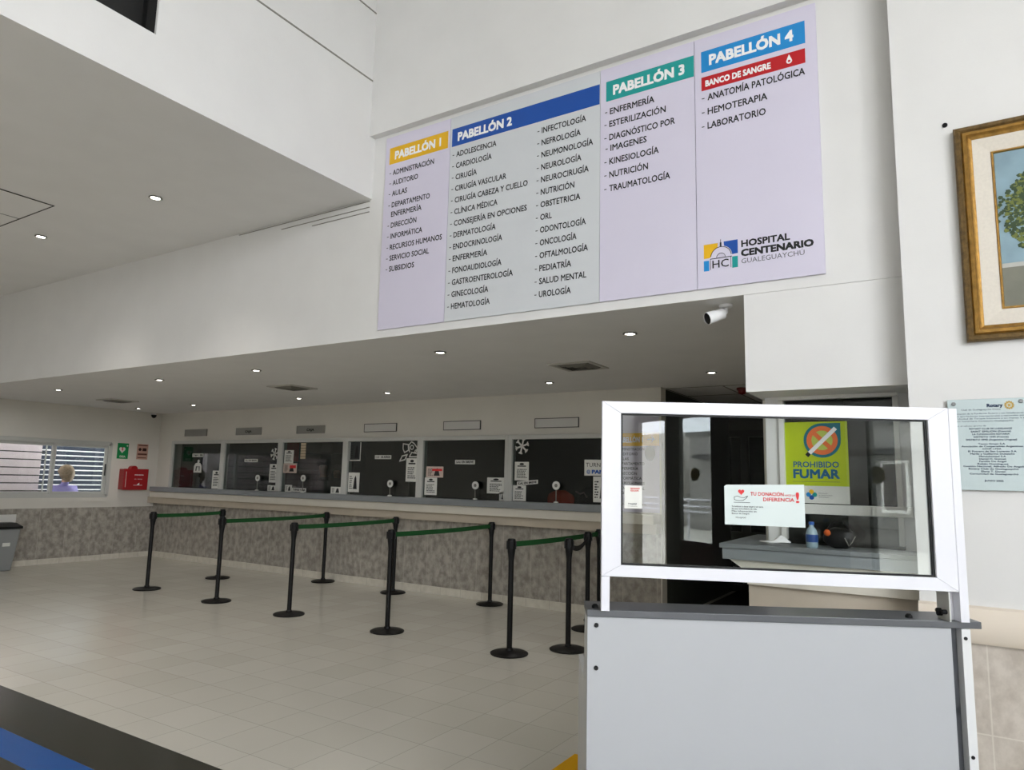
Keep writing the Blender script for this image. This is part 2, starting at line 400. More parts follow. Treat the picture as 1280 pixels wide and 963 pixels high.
# service office behind the glass, and the booth room: dark rooms
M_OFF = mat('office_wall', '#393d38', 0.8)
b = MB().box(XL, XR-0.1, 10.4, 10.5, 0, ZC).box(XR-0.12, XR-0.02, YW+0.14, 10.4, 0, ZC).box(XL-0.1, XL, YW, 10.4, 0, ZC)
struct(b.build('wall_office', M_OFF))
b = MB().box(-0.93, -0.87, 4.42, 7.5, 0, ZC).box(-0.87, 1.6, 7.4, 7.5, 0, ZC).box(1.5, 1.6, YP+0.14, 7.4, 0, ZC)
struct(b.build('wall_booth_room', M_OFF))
# hall beyond the reception wall: end wall with dark doors and a dark mat
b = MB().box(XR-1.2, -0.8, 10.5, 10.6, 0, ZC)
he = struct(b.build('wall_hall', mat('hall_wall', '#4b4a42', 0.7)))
b = MB()
for x0, x1 in ((-3.7, -3.58), (-3.2, -3.06), (-2.62, -2.5), (-2.12, -2.0), (-1.5, -1.38)): b.box(x0, x1, 10.42, 10.5, 0, 2.2)
b.box(-3.7, -1.38, 10.42, 10.5, 2.2, 2.3); b.box(-3.7, -1.38, 10.42, 10.5, 0, 0.1); b.box(-3.7, -1.38, 10.42, 10.5, 0.72, 0.84)
d2 = struct(b.build('door_2', M_BRONZE))
MB().box(-3.6, -1.45, 10.455, 10.465, 0.1, 2.2).build('pane', mat('dark_door_glass', '#1c211f', 0.15), d2)
struct(MB().box(-0.97, -0.93, 4.42, 10.5, 0, ZC).build('wall_hall_side', M_WALL2))
tag(MB().box(-4.0 if False else XR+0.06, -1.0, 7.75, 10.35, 0.0, 0.012).build('floor_mat', mat('mat_brown', '#1d1813', 0.95, noise=0.2, nscale=40)), 'dark brown mat covering the hall floor past the reception wall', 'mat')

# booth wall under the pier with its window
YB = 4.30
b = MB().box(-0.93, -0.855, YB, YB+0.12, 0, LZ+0.05).box(-0.855, -0.05, YB, YB+0.12, 0, 1.0).box(-0.235, -0.05, YB, YB+0.12, 1.0, LZ+0.05)
struct(b.build('wall_booth', M_WALL))
b = MB()
b.box(-0.855, -0.235, YB-0.02, YB+0.05, 2.00, 2.03); b.box(-0.855, -0.825, YB-0.02, YB+0.05, 1.2, 2.0); b.box(-0.262, -0.235, YB-0.02, YB+0.05, 1.2, 2.0)
b.box(-0.825, -0.19, YB-0.025, YB+0.05, 1.35, 1.405)
w7 = struct(b.build('window_7', M_PVC, bevel=0.003))
MB().box(-0.825, -0.262, YB+0.01, YB+0.016, 1.405, 2.0).build('pane', M_TINT, w7)
MB().box(-0.825, -0.262, YB+0.03, YB+0.036, 1.19, 1.35).build('pane', M_TINT, w7)

# ------------------------------------------------------------------ reception windows
GY = 7.455
edges = [-11.92, -10.445, -9.0, -7.565, -6.148, -4.722, -3.30]
for i in range(6):
    x0, x1 = edges[i], edges[i+1]; fw = 0.052
    b = MB().box(x0, x0+fw, 7.42, 7.52, SZ0, SZ1).box(x1-fw, x1, 7.42, 7.52, SZ0, SZ1)
    b.box(x0+fw, x1-fw, 7.42, 7.52, SZ1-0.055, SZ1).box(x0+fw, x1-fw, 7.43, 7.52, SZ0, SZ0+0.03)
    wn = struct(b.build('window_%d' % (i+1), M_ALU, bevel=0.004))
    MB().box(x0+fw, x1-fw, GY, GY+0.006, SZ0+0.03, SZ1-0.055).build('pane', M_TINT, wn)
# counter in front of them
ct = thing('service_counter', 'long reception counter with grey top under the row of glazed service windows', 'counter', (-7.5, 7.3, 0.94))
MB().box(-12.12, -3.29, 7.20, 7.419, 1.165, 1.245).build('countertop', M_SLATE, ct, bevel=0.006)
MB().box(-12.2, XR, 7.26, YW-0.001, 1.06, 1.165).build('apron', M_CREAM, ct, bevel=0.004)
MB().box(XL+0.013, XR, 7.35, YW-0.001, 0.951, 1.06).build('support_band', M_BEIGE, ct, bevel=0.004)

# service number plates above the windows
M_PLATE = mat('number_plate', '#8f8e88', 0.45); M_PLATEL = mat('number_plate_light', '#d2d0cc', 0.4); M_PEDGE = mat('plate_edge', '#3a3a38', 0.5)
pl = [(-11.64, -11.0, 0), (-10.2, -9.555, 1), (-8.706, -8.082, 1), (-7.262, -6.638, 2), (-5.805, -5.196, 2), (-4.378, -3.767, 2)]
words = ['first', 'second', 'third', 'fourth', 'fifth', 'sixth']
FW = wallF(YW)
for i, (x0, x1, k) in enumerate(pl):
    z0, z1 = 2.147, 2.268
    t = thing('service_plate', ['blank dark grey plate above the service window nearest the corner',
        'grey plate with a dark mark above the second service window from the corner', 'grey plate with a dark mark above the third service window from the corner',
        'light grey outlined plate above the fourth service window from the corner', 'light grey outlined plate above the fifth service window from the corner',
        'light grey outlined plate above the service window nearest the counter screen'][i], 'sign plate', ((x0+x1)/2, YW, z0), 0, 'plates above the service windows')
    MB().fbox(FW, x0+0.008, x1-0.008, z0+0.008, z1-0.008, 0.001, 0.013).build('plate', M_PLATEL if k == 2 else M_PLATE, t)
    e = MB().fbox(FW, x0, x1, z0, z0+0.008, 0.001, 0.016).fbox(FW, x0, x1, z1-0.008, z1, 0.001, 0.016).fbox(FW, x0, x0+0.008, z0, z1, 0.001, 0.016).fbox(FW, x1-0.008, x1, z0, z1, 0.001, 0.016)
    e.build('rim', M_PEDGE if k == 2 else M_PLATE, t)
    if k == 1: MB().text(FW, 'CAJA', (x0+x1)/2-0.08, 2.187, 0.035, width=0.16, bold=0.03, d=0.0145).build('lettering', M_INK, t)

# ------------------------------------------------------------------ directory sign on the fascia
FS = wallF(YF)
sg = thing('directory_sign', 'large four panel hospital directory with coloured headings on the fascia wall', 'sign', (-2.15, YF, 2.642))
D0, D1 = 0.003, 0.014
ZT, ZB = 4.232, 2.642
M_SEAM = mat('banner_seam', '#a9a6b3', 0.6)
p1 = MB().fbox(FS, -3.765, -3.112, ZB, ZT, D0, D1).build('panel', M_LAV, sg)
p2 = MB().fbox(FS, -3.108, -1.862, ZB, ZT, D0, D1).build('panel', M_PALE, sg)
p3 = MB().fbox(FS, -1.859, -1.226, ZB, ZT, D0, D1).build('panel', M_LAV, sg)
p4 = MB().fbox(FS, -1.222, -0.526, ZB, ZT, D0, D1).build('panel', M_LAV, sg)
def band(par, x0, x1, z0, z1, m): MB().fbox(FS, x0, x1, z0, z1, D1, D1+0.001).build('header_band', m, par)
band(p1, -3.722, -3.132, 3.998, 4.137, M_YEL); band(p2, -3.093, -1.866, 3.995, 4.137, M_BLUE)
band(p3, -1.818, -1.228, 3.997, 4.137, M_TEAL); band(p4, -1.182, -0.585, 4.004, 4.142, M_LBLUE); band(p4, -1.182, -0.588, 3.884, 3.972, M_RED)
def heads(par, items):
    b = MB()
    for s, x0, x1, z, h in items: b.text(FS, s, x0, z, h, width=x1-x0, bold=0.028, d=D1+0.002)
    return b
heads(p1, [('PABELLÓN 1', -3.662, -3.202, 4.034, 0.062)]).build('header_lettering', M_WHITE, p1)
heads(p2, [('PABELLÓN 2', -3.035, -2.559, 4.032, 0.062)]).build('header_lettering', M_WHITE, p2)
heads(p3, [('PABELLÓN 3', -1.765, -1.290, 4.034, 0.062)]).build('header_lettering', M_WHITE, p3)
heads(p4, [('PABELLÓN 4', -1.130, -0.650, 4.043, 0.062)]).build('header_lettering', M_WHITE, p4)
heads(p4, [('BANCO DE SANGRE', -1.156, -0.777, 3.908, 0.036)]).build('header_lettering', M_WHITE, p4); hb = MB()
drop = [(-0.674+0.016*math.cos(a), 3.921+0.016*math.sin(a)) for a in [PI*0.85+i*(PI*1.3)/12 for i in range(13)]]+[(-0.674, 3.962)]
hb.prism(FS, drop, D1+0.001, D1+0.002); hb.build('drop_symbol', M_WHITE, p4)
MB().disc(FS, -0.674, 3.921, 0.007, D1+0.002, D1+0.0025, 14).build('drop_centre', M_RED, p4)
L1 = [("ADMINISTRACIÓN",-3.679,-3.262,3.902,1),("AUDITORIO",-3.676,-3.417,3.815,1),("AULAS",-3.678,-3.523,3.725,1),("DEPARTAMENTO",-3.675,-3.29,3.63,1),("ENFERMERÍA",-3.677,-3.368,3.552,0),("DIRECCIÓN",-3.674,-3.414,3.461,1),("INFORMÁTICA",-3.673,-3.352,3.37,1),("RECURSOS HUMANOS",-3.673,-3.157,3.279,1),("SERVICIO SOCIAL",-3.672,-3.277,3.19,1),("SUBSIDIOS",-3.671,-3.418,3.102,1)]
L2 = [("ADOLESCENCIA",-2.687),("CARDIOLOGÍA",-2.725),("CIRUGÍA",-2.854),("CIRUGÍA VASCULAR",-2.594),("CIRUGÍA CABEZA Y CUELLO",-2.414),("CLÍNICA MÉDICA",-2.664),("CONSEJERÍA EN OPCIONES",-2.417),("DERMATOLOGÍA",-2.674),("ENDOCRINOLOGÍA",-2.616),("ENFERMERÍA",-2.74),("FONOAUDIOLOGÍA",-2.617),("GASTROENTEROLOGÍA",-2.52),("GINECOLOGÍA",-2.723),("HEMATOLOGÍA",-2.707)]
L3 = [("INFECTOLOGÍA",-1.966),("NEFROLOGÍA",-2.005),("NEUMONOLOGÍA",-1.913),("NEUROLOGÍA",-1.998),("NEUROCIRUGÍA",-1.943),("NUTRICIÓN",-2.048),("OBSTETRICIA",-2.003),("ORL",-2.217),("ODONTOLOGÍA",-1.961),("ONCOLOGÍA",-2.028),("OFTALMOLOGÍA",-1.944),("PEDIATRÍA",-2.065),("SALUD MENTAL",-1.954),("UROLOGÍA",-2.066)]
L4 = [("ENFERMERÍA",-1.79,-1.485,3.902,1),("ESTERILIZACIÓN",-1.794,-1.411,3.814,1),("DIAGNÓSTICO POR",-1.794,-1.352,3.721,1),("IMAGENES",-1.785,-1.538,3.646,1),("KINESIOLOGÍA",-1.793,-1.458,3.554,1),("NUTRICIÓN",-1.793,-1.529,3.463,1),("TRAUMATOLOGÍA",-1.793,-1.386,3.37,1)]
L5 = [("ANATOMÍA PATOLÓGICA",-1.145,-0.593,3.815,1),("HEMOTERAPIA",-1.146,-0.8,3.723,1),("LABORATORIO",-1.148,-0.811,3.632,1)]
def listing(par, rows, h=0.041):
    for s, x0, x1, z, dash in rows:
        b = MB().text(FS, s, x0, z, h, width=x1-x0, bold=0.012, d=D1+0.001)
        if dash: b.fbox(FS, x0-0.036, x0-0.02, z+0.016, z+0.021, D1, D1+0.001)
        b.build('list_entry', M_INK, par)
listing(p1, L1); listing(p2, [(s, -3.047, x, 3.906-0.0905*i, 1) for i, (s, x) in enumerate(L2)])
listing(p2, [(s, -2.306, x, 3.904-0.0905*i, 1) for i, (s, x) in enumerate(L3)]); listing(p3, L4); listing(p4, L5)
# emblem and hospital name
d = D1; b = MB()
cx, cz, R = -1.083, 2.822, 0.052
def arcp(r, a0, a1, n=12): return [(cx+r*math.cos(a0+(a1-a0)*i/n), cz+r*math.sin(a0+(a1-a0)*i/n)) for i in range(n+1)]
lg = MB().prism(FS, [(-1.183, 2.907), (-1.183, 2.822)]+[(-1.150, 2.822)]+arcp(0.062, PI*0.98, PI*0.60)+[(-1.1, 2.907)], d, d+0.001).build('emblem', M_YEL, p4)
MB().prism(FS, [(-0.986, 2.910), (-1.066, 2.910), (-1.064, 2.886)]+arcp(0.065, PI*0.40, PI*0.02)+[(-1.0, 2.828), (-0.986, 2.828)], d, d+0.001).build('emblem', M_BLUE, p4)
MB().fbox(FS, -1.184, -1.153, 2.745, 2.808, d, d+0.001).build('emblem', M_LBLUE, p4)
MB().fbox(FS, -1.019, -0.987, 2.745, 2.812, d, d+0.001).build('emblem', M_TEAL, p4)
b = MB().ring(FS, cx, cz, 0.058, 0.0615, d, d+0.0015, 24, 0.03*PI, 0.97*PI).ring(FS, cx, cz-0.004, 0.024, 0.0265, d, d+0.0015, 18, 0, PI)
b.fbox(FS, -1.146, -1.02, 2.813, 2.817, d, d+0.0015).fbox(FS, -1.146, -1.1435, 2.75, 2.815, d, d+0.0015).fbox(FS, -1.0275, -1.025, 2.75, 2.815, d, d+0.0015)
b.fbox(FS, -1.088, -1.079, 2.883, 2.908, d, d+0.0015).fbox(FS, -1.085, -1.082, 2.908, 2.926, d, d+0.0015)
b.text(FS, 'HC', -1.133, 2.757, 0.046, width=0.094, bold=0.004, d=d+0.002)
b.build('emblem_outline', M_INK, p4)
MB().text(FS, 'HOSPITAL', -0.964, 2.861, 0.037, width=0.262, bold=0.022, d=d+0.001).build('name_lettering', M_INK, p4)
MB().text(FS, 'CENTENARIO', -0.966, 2.806, 0.037, width=0.384, bold=0.03, d=d+0.001).build('name_lettering', M_INK, p4)
MB().text(FS, 'GUALEGUAYCHÚ', -0.967, 2.762, 0.028, width=0.339, bold=-0.004, d=d+0.001).build('name_lettering', M_GREYINK, p4)

# ------------------------------------------------------------------ queue barriers
H = 0.985
def make_post(name, label, loc):
    t = thing(name, label, 'barrier post', loc, 0, 'black retractable queue posts')
    MB().lathe([(0.162, 0), (0.166, 0.006), (0.166, 0.012), (0.15, 0.02), (0.06, 0.028), (0.034, 0.034), (0.03, 0.05)], n=40).build('base', M_BLACK, t, world=False, smooth=True)
    MB().lathe([(0.024, 0.03), (0.024, 0.85)], n=20).build('pole', M_BLACK, t, world=False, smooth=True)
    h = MB().lathe([(0.0245, 0.80), (0.0265, 0.82), (0.034, 0.87), (0.037, 0.90), (0.037, H-0.012), (0.033, H-0.002), (0.028, H)], n=28)
    for k in range(4):
        a = k*PI/2+0.515; c_, s_ = math.cos(a), math.sin(a)
        F = Frame((0, 0, 0), (-s_, c_, 0), (0, 0, 1)); h.fbox(F, -0.016, 0.016, 0.895, 0.965, 0.033, 0.044)
    h.build('belt_head', M_BLACKP, t, world=False, smooth=True)
    return t
posts = [('p1', -8.90, 5.375, 'front queue post nearest the corner, holding the leftmost green belt'), ('p2', -7.462, 5.378, 'second front queue post from the left, green belt running to the wall side'),
 ('p3', -6.19, 5.372, 'third front queue post from the left, green belt towards the counter'), ('p4', -4.79, 5.39, 'fourth front queue post from the left, overlapping the back post behind it'),
 ('p5', -3.362, 5.375, 'front queue post nearest the counter screen with belt running right'), ('b1', -9.102, 6.551, 'back queue post ending the leftmost belt, base behind the second front post'),
 ('b2', -7.727, 7.285, 'back queue post by the counter between the second and third front posts'), ('b3', -6.318, 7.188, 'back queue post half hidden behind the fourth front post'),
 ('b4', -4.85, 7.285, 'back queue post standing alone against the grey wainscot'), ('p6', -3.018, 5.82, 'near queue post with black strap, base partly cut by the desk'),
 ('p7', -3.265, 6.72, 'queue post whose base disappears behind the desk edge, black strap end'), ('b5', -3.36, 7.20, 'rearmost queue post, mostly hidden behind the white screen frame')]
PO = {}
for k, x, y, lb in posts:
    if not PO: PO[k] = make_post('queue_post', lb, (x, y, 0)); proto = PO[k]
    else: PO[k] = dup(proto, (x, y, 0), None, lb)
def belt(a, c, m, sag=0.009, z=0.935):
    A, B = PO[a].location, PO[c].location; dv = (B-A); L = dv.length; dv.normalize(); nrm = Vector((-dv.y, dv.x, 0))
    vs = []; N = 14
    for i in range(N+1):
        t = i/N; p = A+dv*(0.036+(L-0.072)*t); s_ = -4*sag*t*(1-t)
        for dz in (-0.024, 0.024):
            for dn in (-0.001, 0.001): vs.append((p.x+nrm.x*dn, p.y+nrm.y*dn, z+s_+dz))
    fs = []
    for i in range(N):
        q = 4*i
        fs += [(q, q+4, q+6, q+2), (q+1, q+3, q+7, q+5), (q+2, q+6, q+7, q+3), (q, q+1, q+5, q+4)]
    fs += [(0, 2, 3, 1), (4*N, 4*N+1, 4*N+3, 4*N+2)]
    MB().add(vs, fs).build('belt', m, PO[a])
for a, c in (('p1', 'b1'), ('p2', 'b2'), ('p3', 'b3'), ('p4', 'b4'), ('p5', 'b5')): belt(a, c, M_BELT)
belt('p6', 'p7', M_STRAP, 0.06, 0.92)

# ------------------------------------------------------------------ mobile desk and counter screen
DR = math.radians(29.4)
dk = thing('reception_desk', 'light grey mobile desk with charcoal transaction top in the foreground', 'desk', (-1.1404, 2.3437, 0), DR)
MB().box(0, 1.372, 0, 0.19, 1.022, 1.046).build('transaction_top', M_DTOP, dk, world=False, bevel=0.002)
MB().box(0.002, 1.272, 0.008, 0.026, 0.015, 1.022).build('front_panel', M_DESK, dk, world=False, bevel=0.0015)
F = Frame((0, 0, 0), (0, 1, 0), (0, 0, 1))
def endp(x0, x1):
    b = MB(); F = Frame((x0, 0, 0), (0, 1, 0), (0, 0, 1))
    return b.prism(F, [(0.027, 0.0), (0.60, 0.0), (0.60, 0.752), (0.20, 0.752), (0.175, 1.021), (0.027, 1.021)], 0, x1-x0)
endp(0.002, 0.022).build('end_panel', M_SEDGE, dk, world=False)
b = MB(); F = Frame((1.300, 0, 0), (0, 1, 0), (0, 0, 1))
b.prism(F, [(-0.004, 0.0), (0.60, 0.0), (0.60, 0.752), (0.20, 0.752), (0.175, 1.021), (-0.004, 1.021)], 0, 0.03)
b.build('end_panel', M_SEDGE, dk, world=False)
MB().box(1.272, 1.300, 0.03, 0.05, 0.02, 1.021).build('gap_shade_strip', M_DTOP, dk, world=False)  # charcoal strip stands in for the shade inside the panel gap
MB().box(0.023, 1.299, 0.03, 0.60, 0.728, 0.752).build('worktop', M_DTOP, dk, world=False, bevel=0.002)
FD = Frame((0, 0.008, 0), (1, 0, 0), (0, 0, 1))
for u, z in ((0.034, 0.992), (0.034, 0.845), (0.034, 0.45), (0.034, 0.12)):
    MB().disc(FD, u, z, 0.008, 0, 0.004, 14).build('screw_cap', M_BLACKP, dk, world=False)
FD = Frame((0, -0.004, 0), (1, 0, 0), (0, 0, 1))
for z in (0.99, 0.60, 0.15): MB().disc(FD, 1.312, z, 0.006, 0, 0.003, 12).build('screw_cap', M_BLACKP, dk, world=False)
# screen : u along the desk, origin at its left foot
so_ = Vector((-1.088, 2.3665, 1.046))
sc = thing('counter_screen', 'white framed glass screen standing on the charcoal top of the mobile desk', 'screen', so_, DR)
z0 = -1.046
def scb(u0, u1, a, c, v0=-0.012, v1=0.028): return MB().box(u0, u1, v0, v1, a+z0, c+z0)
b = MB()
o = [(-0.008, 1.167), (1.236, 1.148), (1.236, 1.795), (-0.008, 1.799)]; i_ = [(0.062, 1.207), (1.163, 1.195), (1.163, 1.750), (0.062, 1.755)]
FSn = Frame((0, 0, z0), (1, 0, 0), (0, 0, 1))
for k in range(4):
    k2 = (k+1) % 4; b.prism(FSn, [o[k], o[k2], i_[k2], i_[k]], -0.028, 0.012)
b.build('frame', M_WALU, sc, world=False, bevel=0.002)
MB().box(0.045, 1.18, 0.006, 0.011, 1.18+z0, 1.77+z0).build('pane', M_GLASS, sc, world=False)
g = MB()
i2 = [(0.069, 1.214), (1.155, 1.202), (1.155, 1.744), (0.069, 1.749)]
for k in range(4):
    k2 = (k+1) % 4; g.prism(FSn, [i_[k], i_[k2], i2[k2], i2[k]], -0.005, 0.002)
g.build('gasket', M_BLACKP, sc, world=False)
MB().box(-0.008, 0.022, -0.012, 0.028, 0, 1.166+z0).build('post', M_WALU, sc, world=False, bevel=0.001)
b = MB().box(1.2365, 1.266, -0.012, 0.07, 0, 1.793+z0); b.box(1.205, 1.2365, 0.03, 0.07, 0, 1.16+z0)
b.build('post', M_WALU, sc, world=False, bevel=0.001)
MB().box(1.20, 1.2045, -0.01, 0.068, 0, 1.146+z0).build('bracket', M_ALU, sc, world=False)
for u, v, z in ((1.19, 0.01, 0.03), (1.19, 0.045, 0.03), (1.185, 0.03, 0.022)):
    MB().lathe([(0.008, 0), (0.008, 0.015), (0.005, 0.018)], (u+0.01, v, z), (-1, 0, 0), 12).build('bolt', M_BLACKP, sc, world=False)
for u in (-0.025, 1.09): MB().lathe([(0.012, 0), (0.012, 0.008), (0.006, 0.014)], (u, 0.05, 0), (0, 0, 1), 14).build('bolt', M_BLACKP, sc, world=False)
# notices on the screen pane, given in screen coordinates
SM = root_matrix(sc)
FP = Frame(SM @ Vector((0, 0.006, z0)), SM.to_3x3() @ Vector((1, 0, 0)), (0, 0, 1))
dn = thing('donation_notice', 'pale green donation notice taped to the middle of the screen glass', 'notice', FP.p(0.575, 1.356), DR)
MB().prism(FP, [(0.437, 1.360), (0.722, 1.355), (0.722, 1.508), (0.445, 1.502), (0.437, 1.496)], 0.001, 0.002).build('sheet', mat('notice_paper', '#c6d0ce', 0.4), dn)
M_NRED = mat('notice_red', '#cc1f23', 0.6)
b = MB().text(FP, 'TU DONACIÓN', 0.530, 1.465, 0.0125, width=0.118, bold=0.012, d=0.003).text(FP, 'DIFERENCIA', 0.575, 1.446, 0.0125, width=0.110, bold=0.012, d=0.003)
b.text(FP, '!', 0.692, 1.443, 0.036, width=0.010, bold=0.01, d=0.003)
b.text(FP, 'HACE LA', 0.652, 1.4655, 0.006, width=0.036, bold=0.01, d=0.003); b.build('lettering', M_NRED, dn)
hp = []
for k in range(24):
    t = 2*PI*k/24; hp.append((0.497+0.0007*16*math.sin(t)**3, 1.477+0.0007*(13*math.cos(t)-5*math.cos(2*t)-2*math.cos(3*t)-math.cos(4*t))))
MB().prism(FP, hp, 0.002, 0.003).build('heart', M_NRED, dn)
b = MB()
hand = [(0.472, 1.449), (0.472, 1.459), (0.484, 1.462), (0.496, 1.457), (0.508, 1.457), (0.520, 1.463), (0.514, 1.454), (0.502, 1.446), (0.484, 1.446)]
for k in range(len(hand)):
    a, c = Vector((*hand[k], 0)), Vector((*hand[(k+1) % len(hand)], 0)); t = (c-a).normalized(); q = Vector((-t.y, t.x, 0))*0.0008
    b.prism(FP, [(a+q)[:2], (a-q)[:2], (c-q)[:2], (c+q)[:2]], 0.002, 0.003)
b.fbox(FP, 0.470, 0.528, 1.4385, 1.440, 0.002, 0.003)
for k, (s, wd) in enumerate((('Te invitamos a donar sangre y ser parte', 0.112), ('de una red solidaria de vida.', 0.09), ('Más información en', 0.088), ('Banco de Sangre', 0.062))):
    b.text(FP, s, 0.462, 1.4225-0.0085*k, 0.0052, width=wd, bold=0.006, d=0.003)
b.text(FP, 'Hospital', 0.476, 1.383, 0.006, width=0.035, d=0.003); b.build('lettering', M_INK, dn)
qn = thing('small_notice', 'small white notice with red heading at the left of the screen glass', 'notice', FP.p(0.108, 1.408), DR)
MB().fbox(FP, 0.076, 0.140, 1.408, 1.491, 0.001, 0.002).build('sheet', M_PAPER, qn)
MB().text(FP, 'ESCANEAR', 0.098, 1.478, 0.005, width=0.034, bold=0.02, d=0.003).text(FP, 'GUIA', 0.098, 1.470, 0.005, width=0.03, bold=0.02, d=0.003).build('lettering', M_NRED, qn)
MB().text(FP, 'Hospital', 0.09, 1.423, 0.005, width=0.03, bold=0.02, d=0.003).text(FP, 'Centenario', 0.088, 1.415, 0.004, width=0.034, d=0.003).build('lettering', M_GREYINK, qn)

# ------------------------------------------------------------------ booth counter and poster
bc = thing('booth_counter', 'grey topped cream counter of the small booth behind the glass screen', 'counter', (-0.6, 4.1, 0))
MB().box(-1.13, -0.14, 3.99, YB-0.001, 1.155, 1.18).box(-1.13, -0.98, YB, 4.9, 1.155, 1.18).build('countertop', M_SLATE, bc, bevel=0.003)
MB().box(-1.115, -0.14, 4.0, YB-0.001, 1.095, 1.155).box(-1.115, -0.98, YB, 4.9, 1.095, 1.155).build('fascia', mat('counter_fascia', '#8f9498', 0.35), bc)
b = MB(); FB = wallF(4.02)
b.prism(FB, [(-1.085, 1.095), (-0.14, 1.095), (-0.14, 1.04), (-1.0, 1.04)], -0.26, 0)
b.prism(FB, [(-0.99, 1.04), (-0.14, 1.04), (-0.14, 0.965), (-0.99, 0.965)], -0.26, -0.01)
b.build('apron', M_CREAM, bc)
MB().box(-0.99, -0.14, 4.06, YB-0.001, 0.0, 0.962).build('front', M_BEIGE, bc)
FBW = wallF(YB+0.01)
ps = thing('smoking_poster', 'lime green no smoking poster on the booth window', 'poster', (-0.665, YB, 1.41))
MB().fbox(FBW, -0.835, -0.492, 1.41, 1.872, 0.001, 0.003).build('sheet', mat('poster_lime', '#b5c80c', 0.45), ps)
MB().fbox(FBW, -0.835, -0.492, 1.41, 1.507, 0.003, 0.004).build('footer', M_PAPER, ps)
M_PTEAL = mat('poster_teal', '#12707f', 0.5); M_POR = mat('poster_orange', '#e8743a', 0.5)
cu, cw, R = -0.625, 1.765, 0.098
MB().prism(FBW, [(cu+R, cw+R)]+[(cu+R*math.cos(PI/2+i*PI*1.5/30), cw+R*math.sin(PI/2+i*PI*1.5/30)) for i in range(31)], 0.003, 0.004).build('drop', M_PTEAL, ps)
MB().disc(FBW, cu, cw, 0.058, 0.004, 0.0045, 30).build('ring_centre', mat('poster_lime2', '#b9c65a', 0.5), ps)
MB().ring(FBW, cu, cw, 0.056, 0.082, 0.004, 0.005).build('ring', M_POR, ps)
def strip(b, F, u, w, ang, L, t, d0, d1):
    c, s = math.cos(ang), math.sin(ang)
    return b.prism(F, [(u+c*a-s*q, w+s*a+c*q) for a, q in ((-L/2, -t/2), (L/2, -t/2), (L/2, t/2), (-L/2, t/2))], d0, d1)
strip(MB(), FBW, cu, cw, -PI/4, 0.13, 0.024, 0.0045, 0.0052).build('bar', M_POR, ps)
strip(MB(), FBW, cu+0.002, cw-0.002, PI/4, 0.2, 0.022, 0.005, 0.0065).build('cigarette', M_WHITE, ps)
strip(MB(), FBW, cu-0.076, cw-0.08, PI/4, 0.022, 0.022, 0.006, 0.007).build('cigarette_tip', M_INK, ps)
MB().text(FBW, 'PROHIBIDO', -0.782, 1.612, 0.032, width=0.24, bold=0.012, d=0.004).text(FBW, 'FUMAR', -0.782, 1.551, 0.048, width=0.24, bold=0.025, d=0.004).build('lettering', mat('poster_blue', '#0d5c86', 0.5), ps)
MB().fbox(FBW, -0.79, -0.54, 1.530, 1.532, 0.003, 0.004).build('rule', M_GREYINK, ps)
for (du, dw, m) in ((-0.016, 0, M_LBLUE), (0.016, 0, M_TEAL), (0, 0.016, M_YEL), (0, -0.016, M_BLUE)):
    MB().disc(FBW, -0.69+du, 1.458+dw, 0.013, 0.004, 0.005, 16).build('petal', m, ps)
b = MB()
for k, s in enumerate(('Ministerio', 'de Salud Provincial', 'Entre Ríos')): b.text(FBW, s, -0.652, 1.464-0.011*k, 0.006, width=(0.045, 0.07, 0.05)[k], d=0.005)
b.build('footer_lettering', M_GREYINK, ps)
# things lying on the booth counter
def blob(b, c, r, n=14, m=8, seed=0):
    rnd = random.Random(seed); c = Vector(c); vs = []; fs = []
    for j in range(m+1):
        th = PI*j/m
        for i in range(n):
            ph = 2*PI*i/n; k = 1+0.12*(rnd.random()-0.5) if 0 < j < m else 1
            vs.append((c.x+r[0]*k*math.sin(th)*math.cos(ph), c.y+r[1]*k*math.sin(th)*math.sin(ph), c.z+r[2]*k*math.cos(th)))
    for j in range(m):
        for i in range(n):
            i2 = (i+1) % n; fs.append((j*n+i, (j+1)*n+i, (j+1)*n+i2, j*n+i2))
    return b.add(vs, fs)
b = MB(); N = 10; vs = []; fs = []
for i in range(N+1):
    for j in range(5):
        u, v = i/N, j/4-0.5; hh = 0.016+0.035*math.exp(-((u-0.7)/0.2)**2)*(1-2*abs(v))
        vs.append((-0.93+0.16*u, 4.09+v*(0.02+0.1*math.sin(PI*min(1, u+0.1))**2), 1.18+hh)); 
for i in range(N):
    for j in range(4): q = i*5+j; fs.append((q, q+5, q+6, q+1))
b.add(vs, fs); o_ = b.build('face_mask', M_WHITE, smooth=True); sd = o_.modifiers.new('thick', 'SOLIDIFY'); sd.thickness = 0.004; sd.offset = 1
tag(o_, 'crumpled white face mask lying on the booth counter', 'mask')
bo = thing('water_bottle', 'clear plastic bottle with blue label on the booth counter', 'bottle', (-0.66, 4.08, 1.18))
MB().lathe([(0.026, 0), (0.03, 0.005), (0.03, 0.075), (0.024, 0.095), (0.012, 0.11), (0.011, 0.122)], (-0.66, 4.08, 1.18), n=20).build('body', mat('bottle_plastic', '#9fb4bd', 0.1), bo, smooth=True)
MB().lathe([(0.031, 0.03), (0.031, 0.07)], (-0.66, 4.08, 1.18), n=20).build('wrapper', mat('bottle_label', '#244a8c', 0.4), bo, smooth=True)
MB().lathe([(0.014, 0.12), (0.014, 0.136)], (-0.66, 4.08, 1.18), n=16).build('cap', mat('bottle_cap', '#2a61b5', 0.4), bo, smooth=True)
bg_ = thing('handbag', 'black soft handbag slumped on the booth counter', 'bag', (-0.53, 4.14, 1.18))
blob(MB(), (-0.53, 4.14, 1.235), (0.085, 0.05, 0.055), 20, 10, 3).build('body', M_BLACKP, bg_, smooth=True)
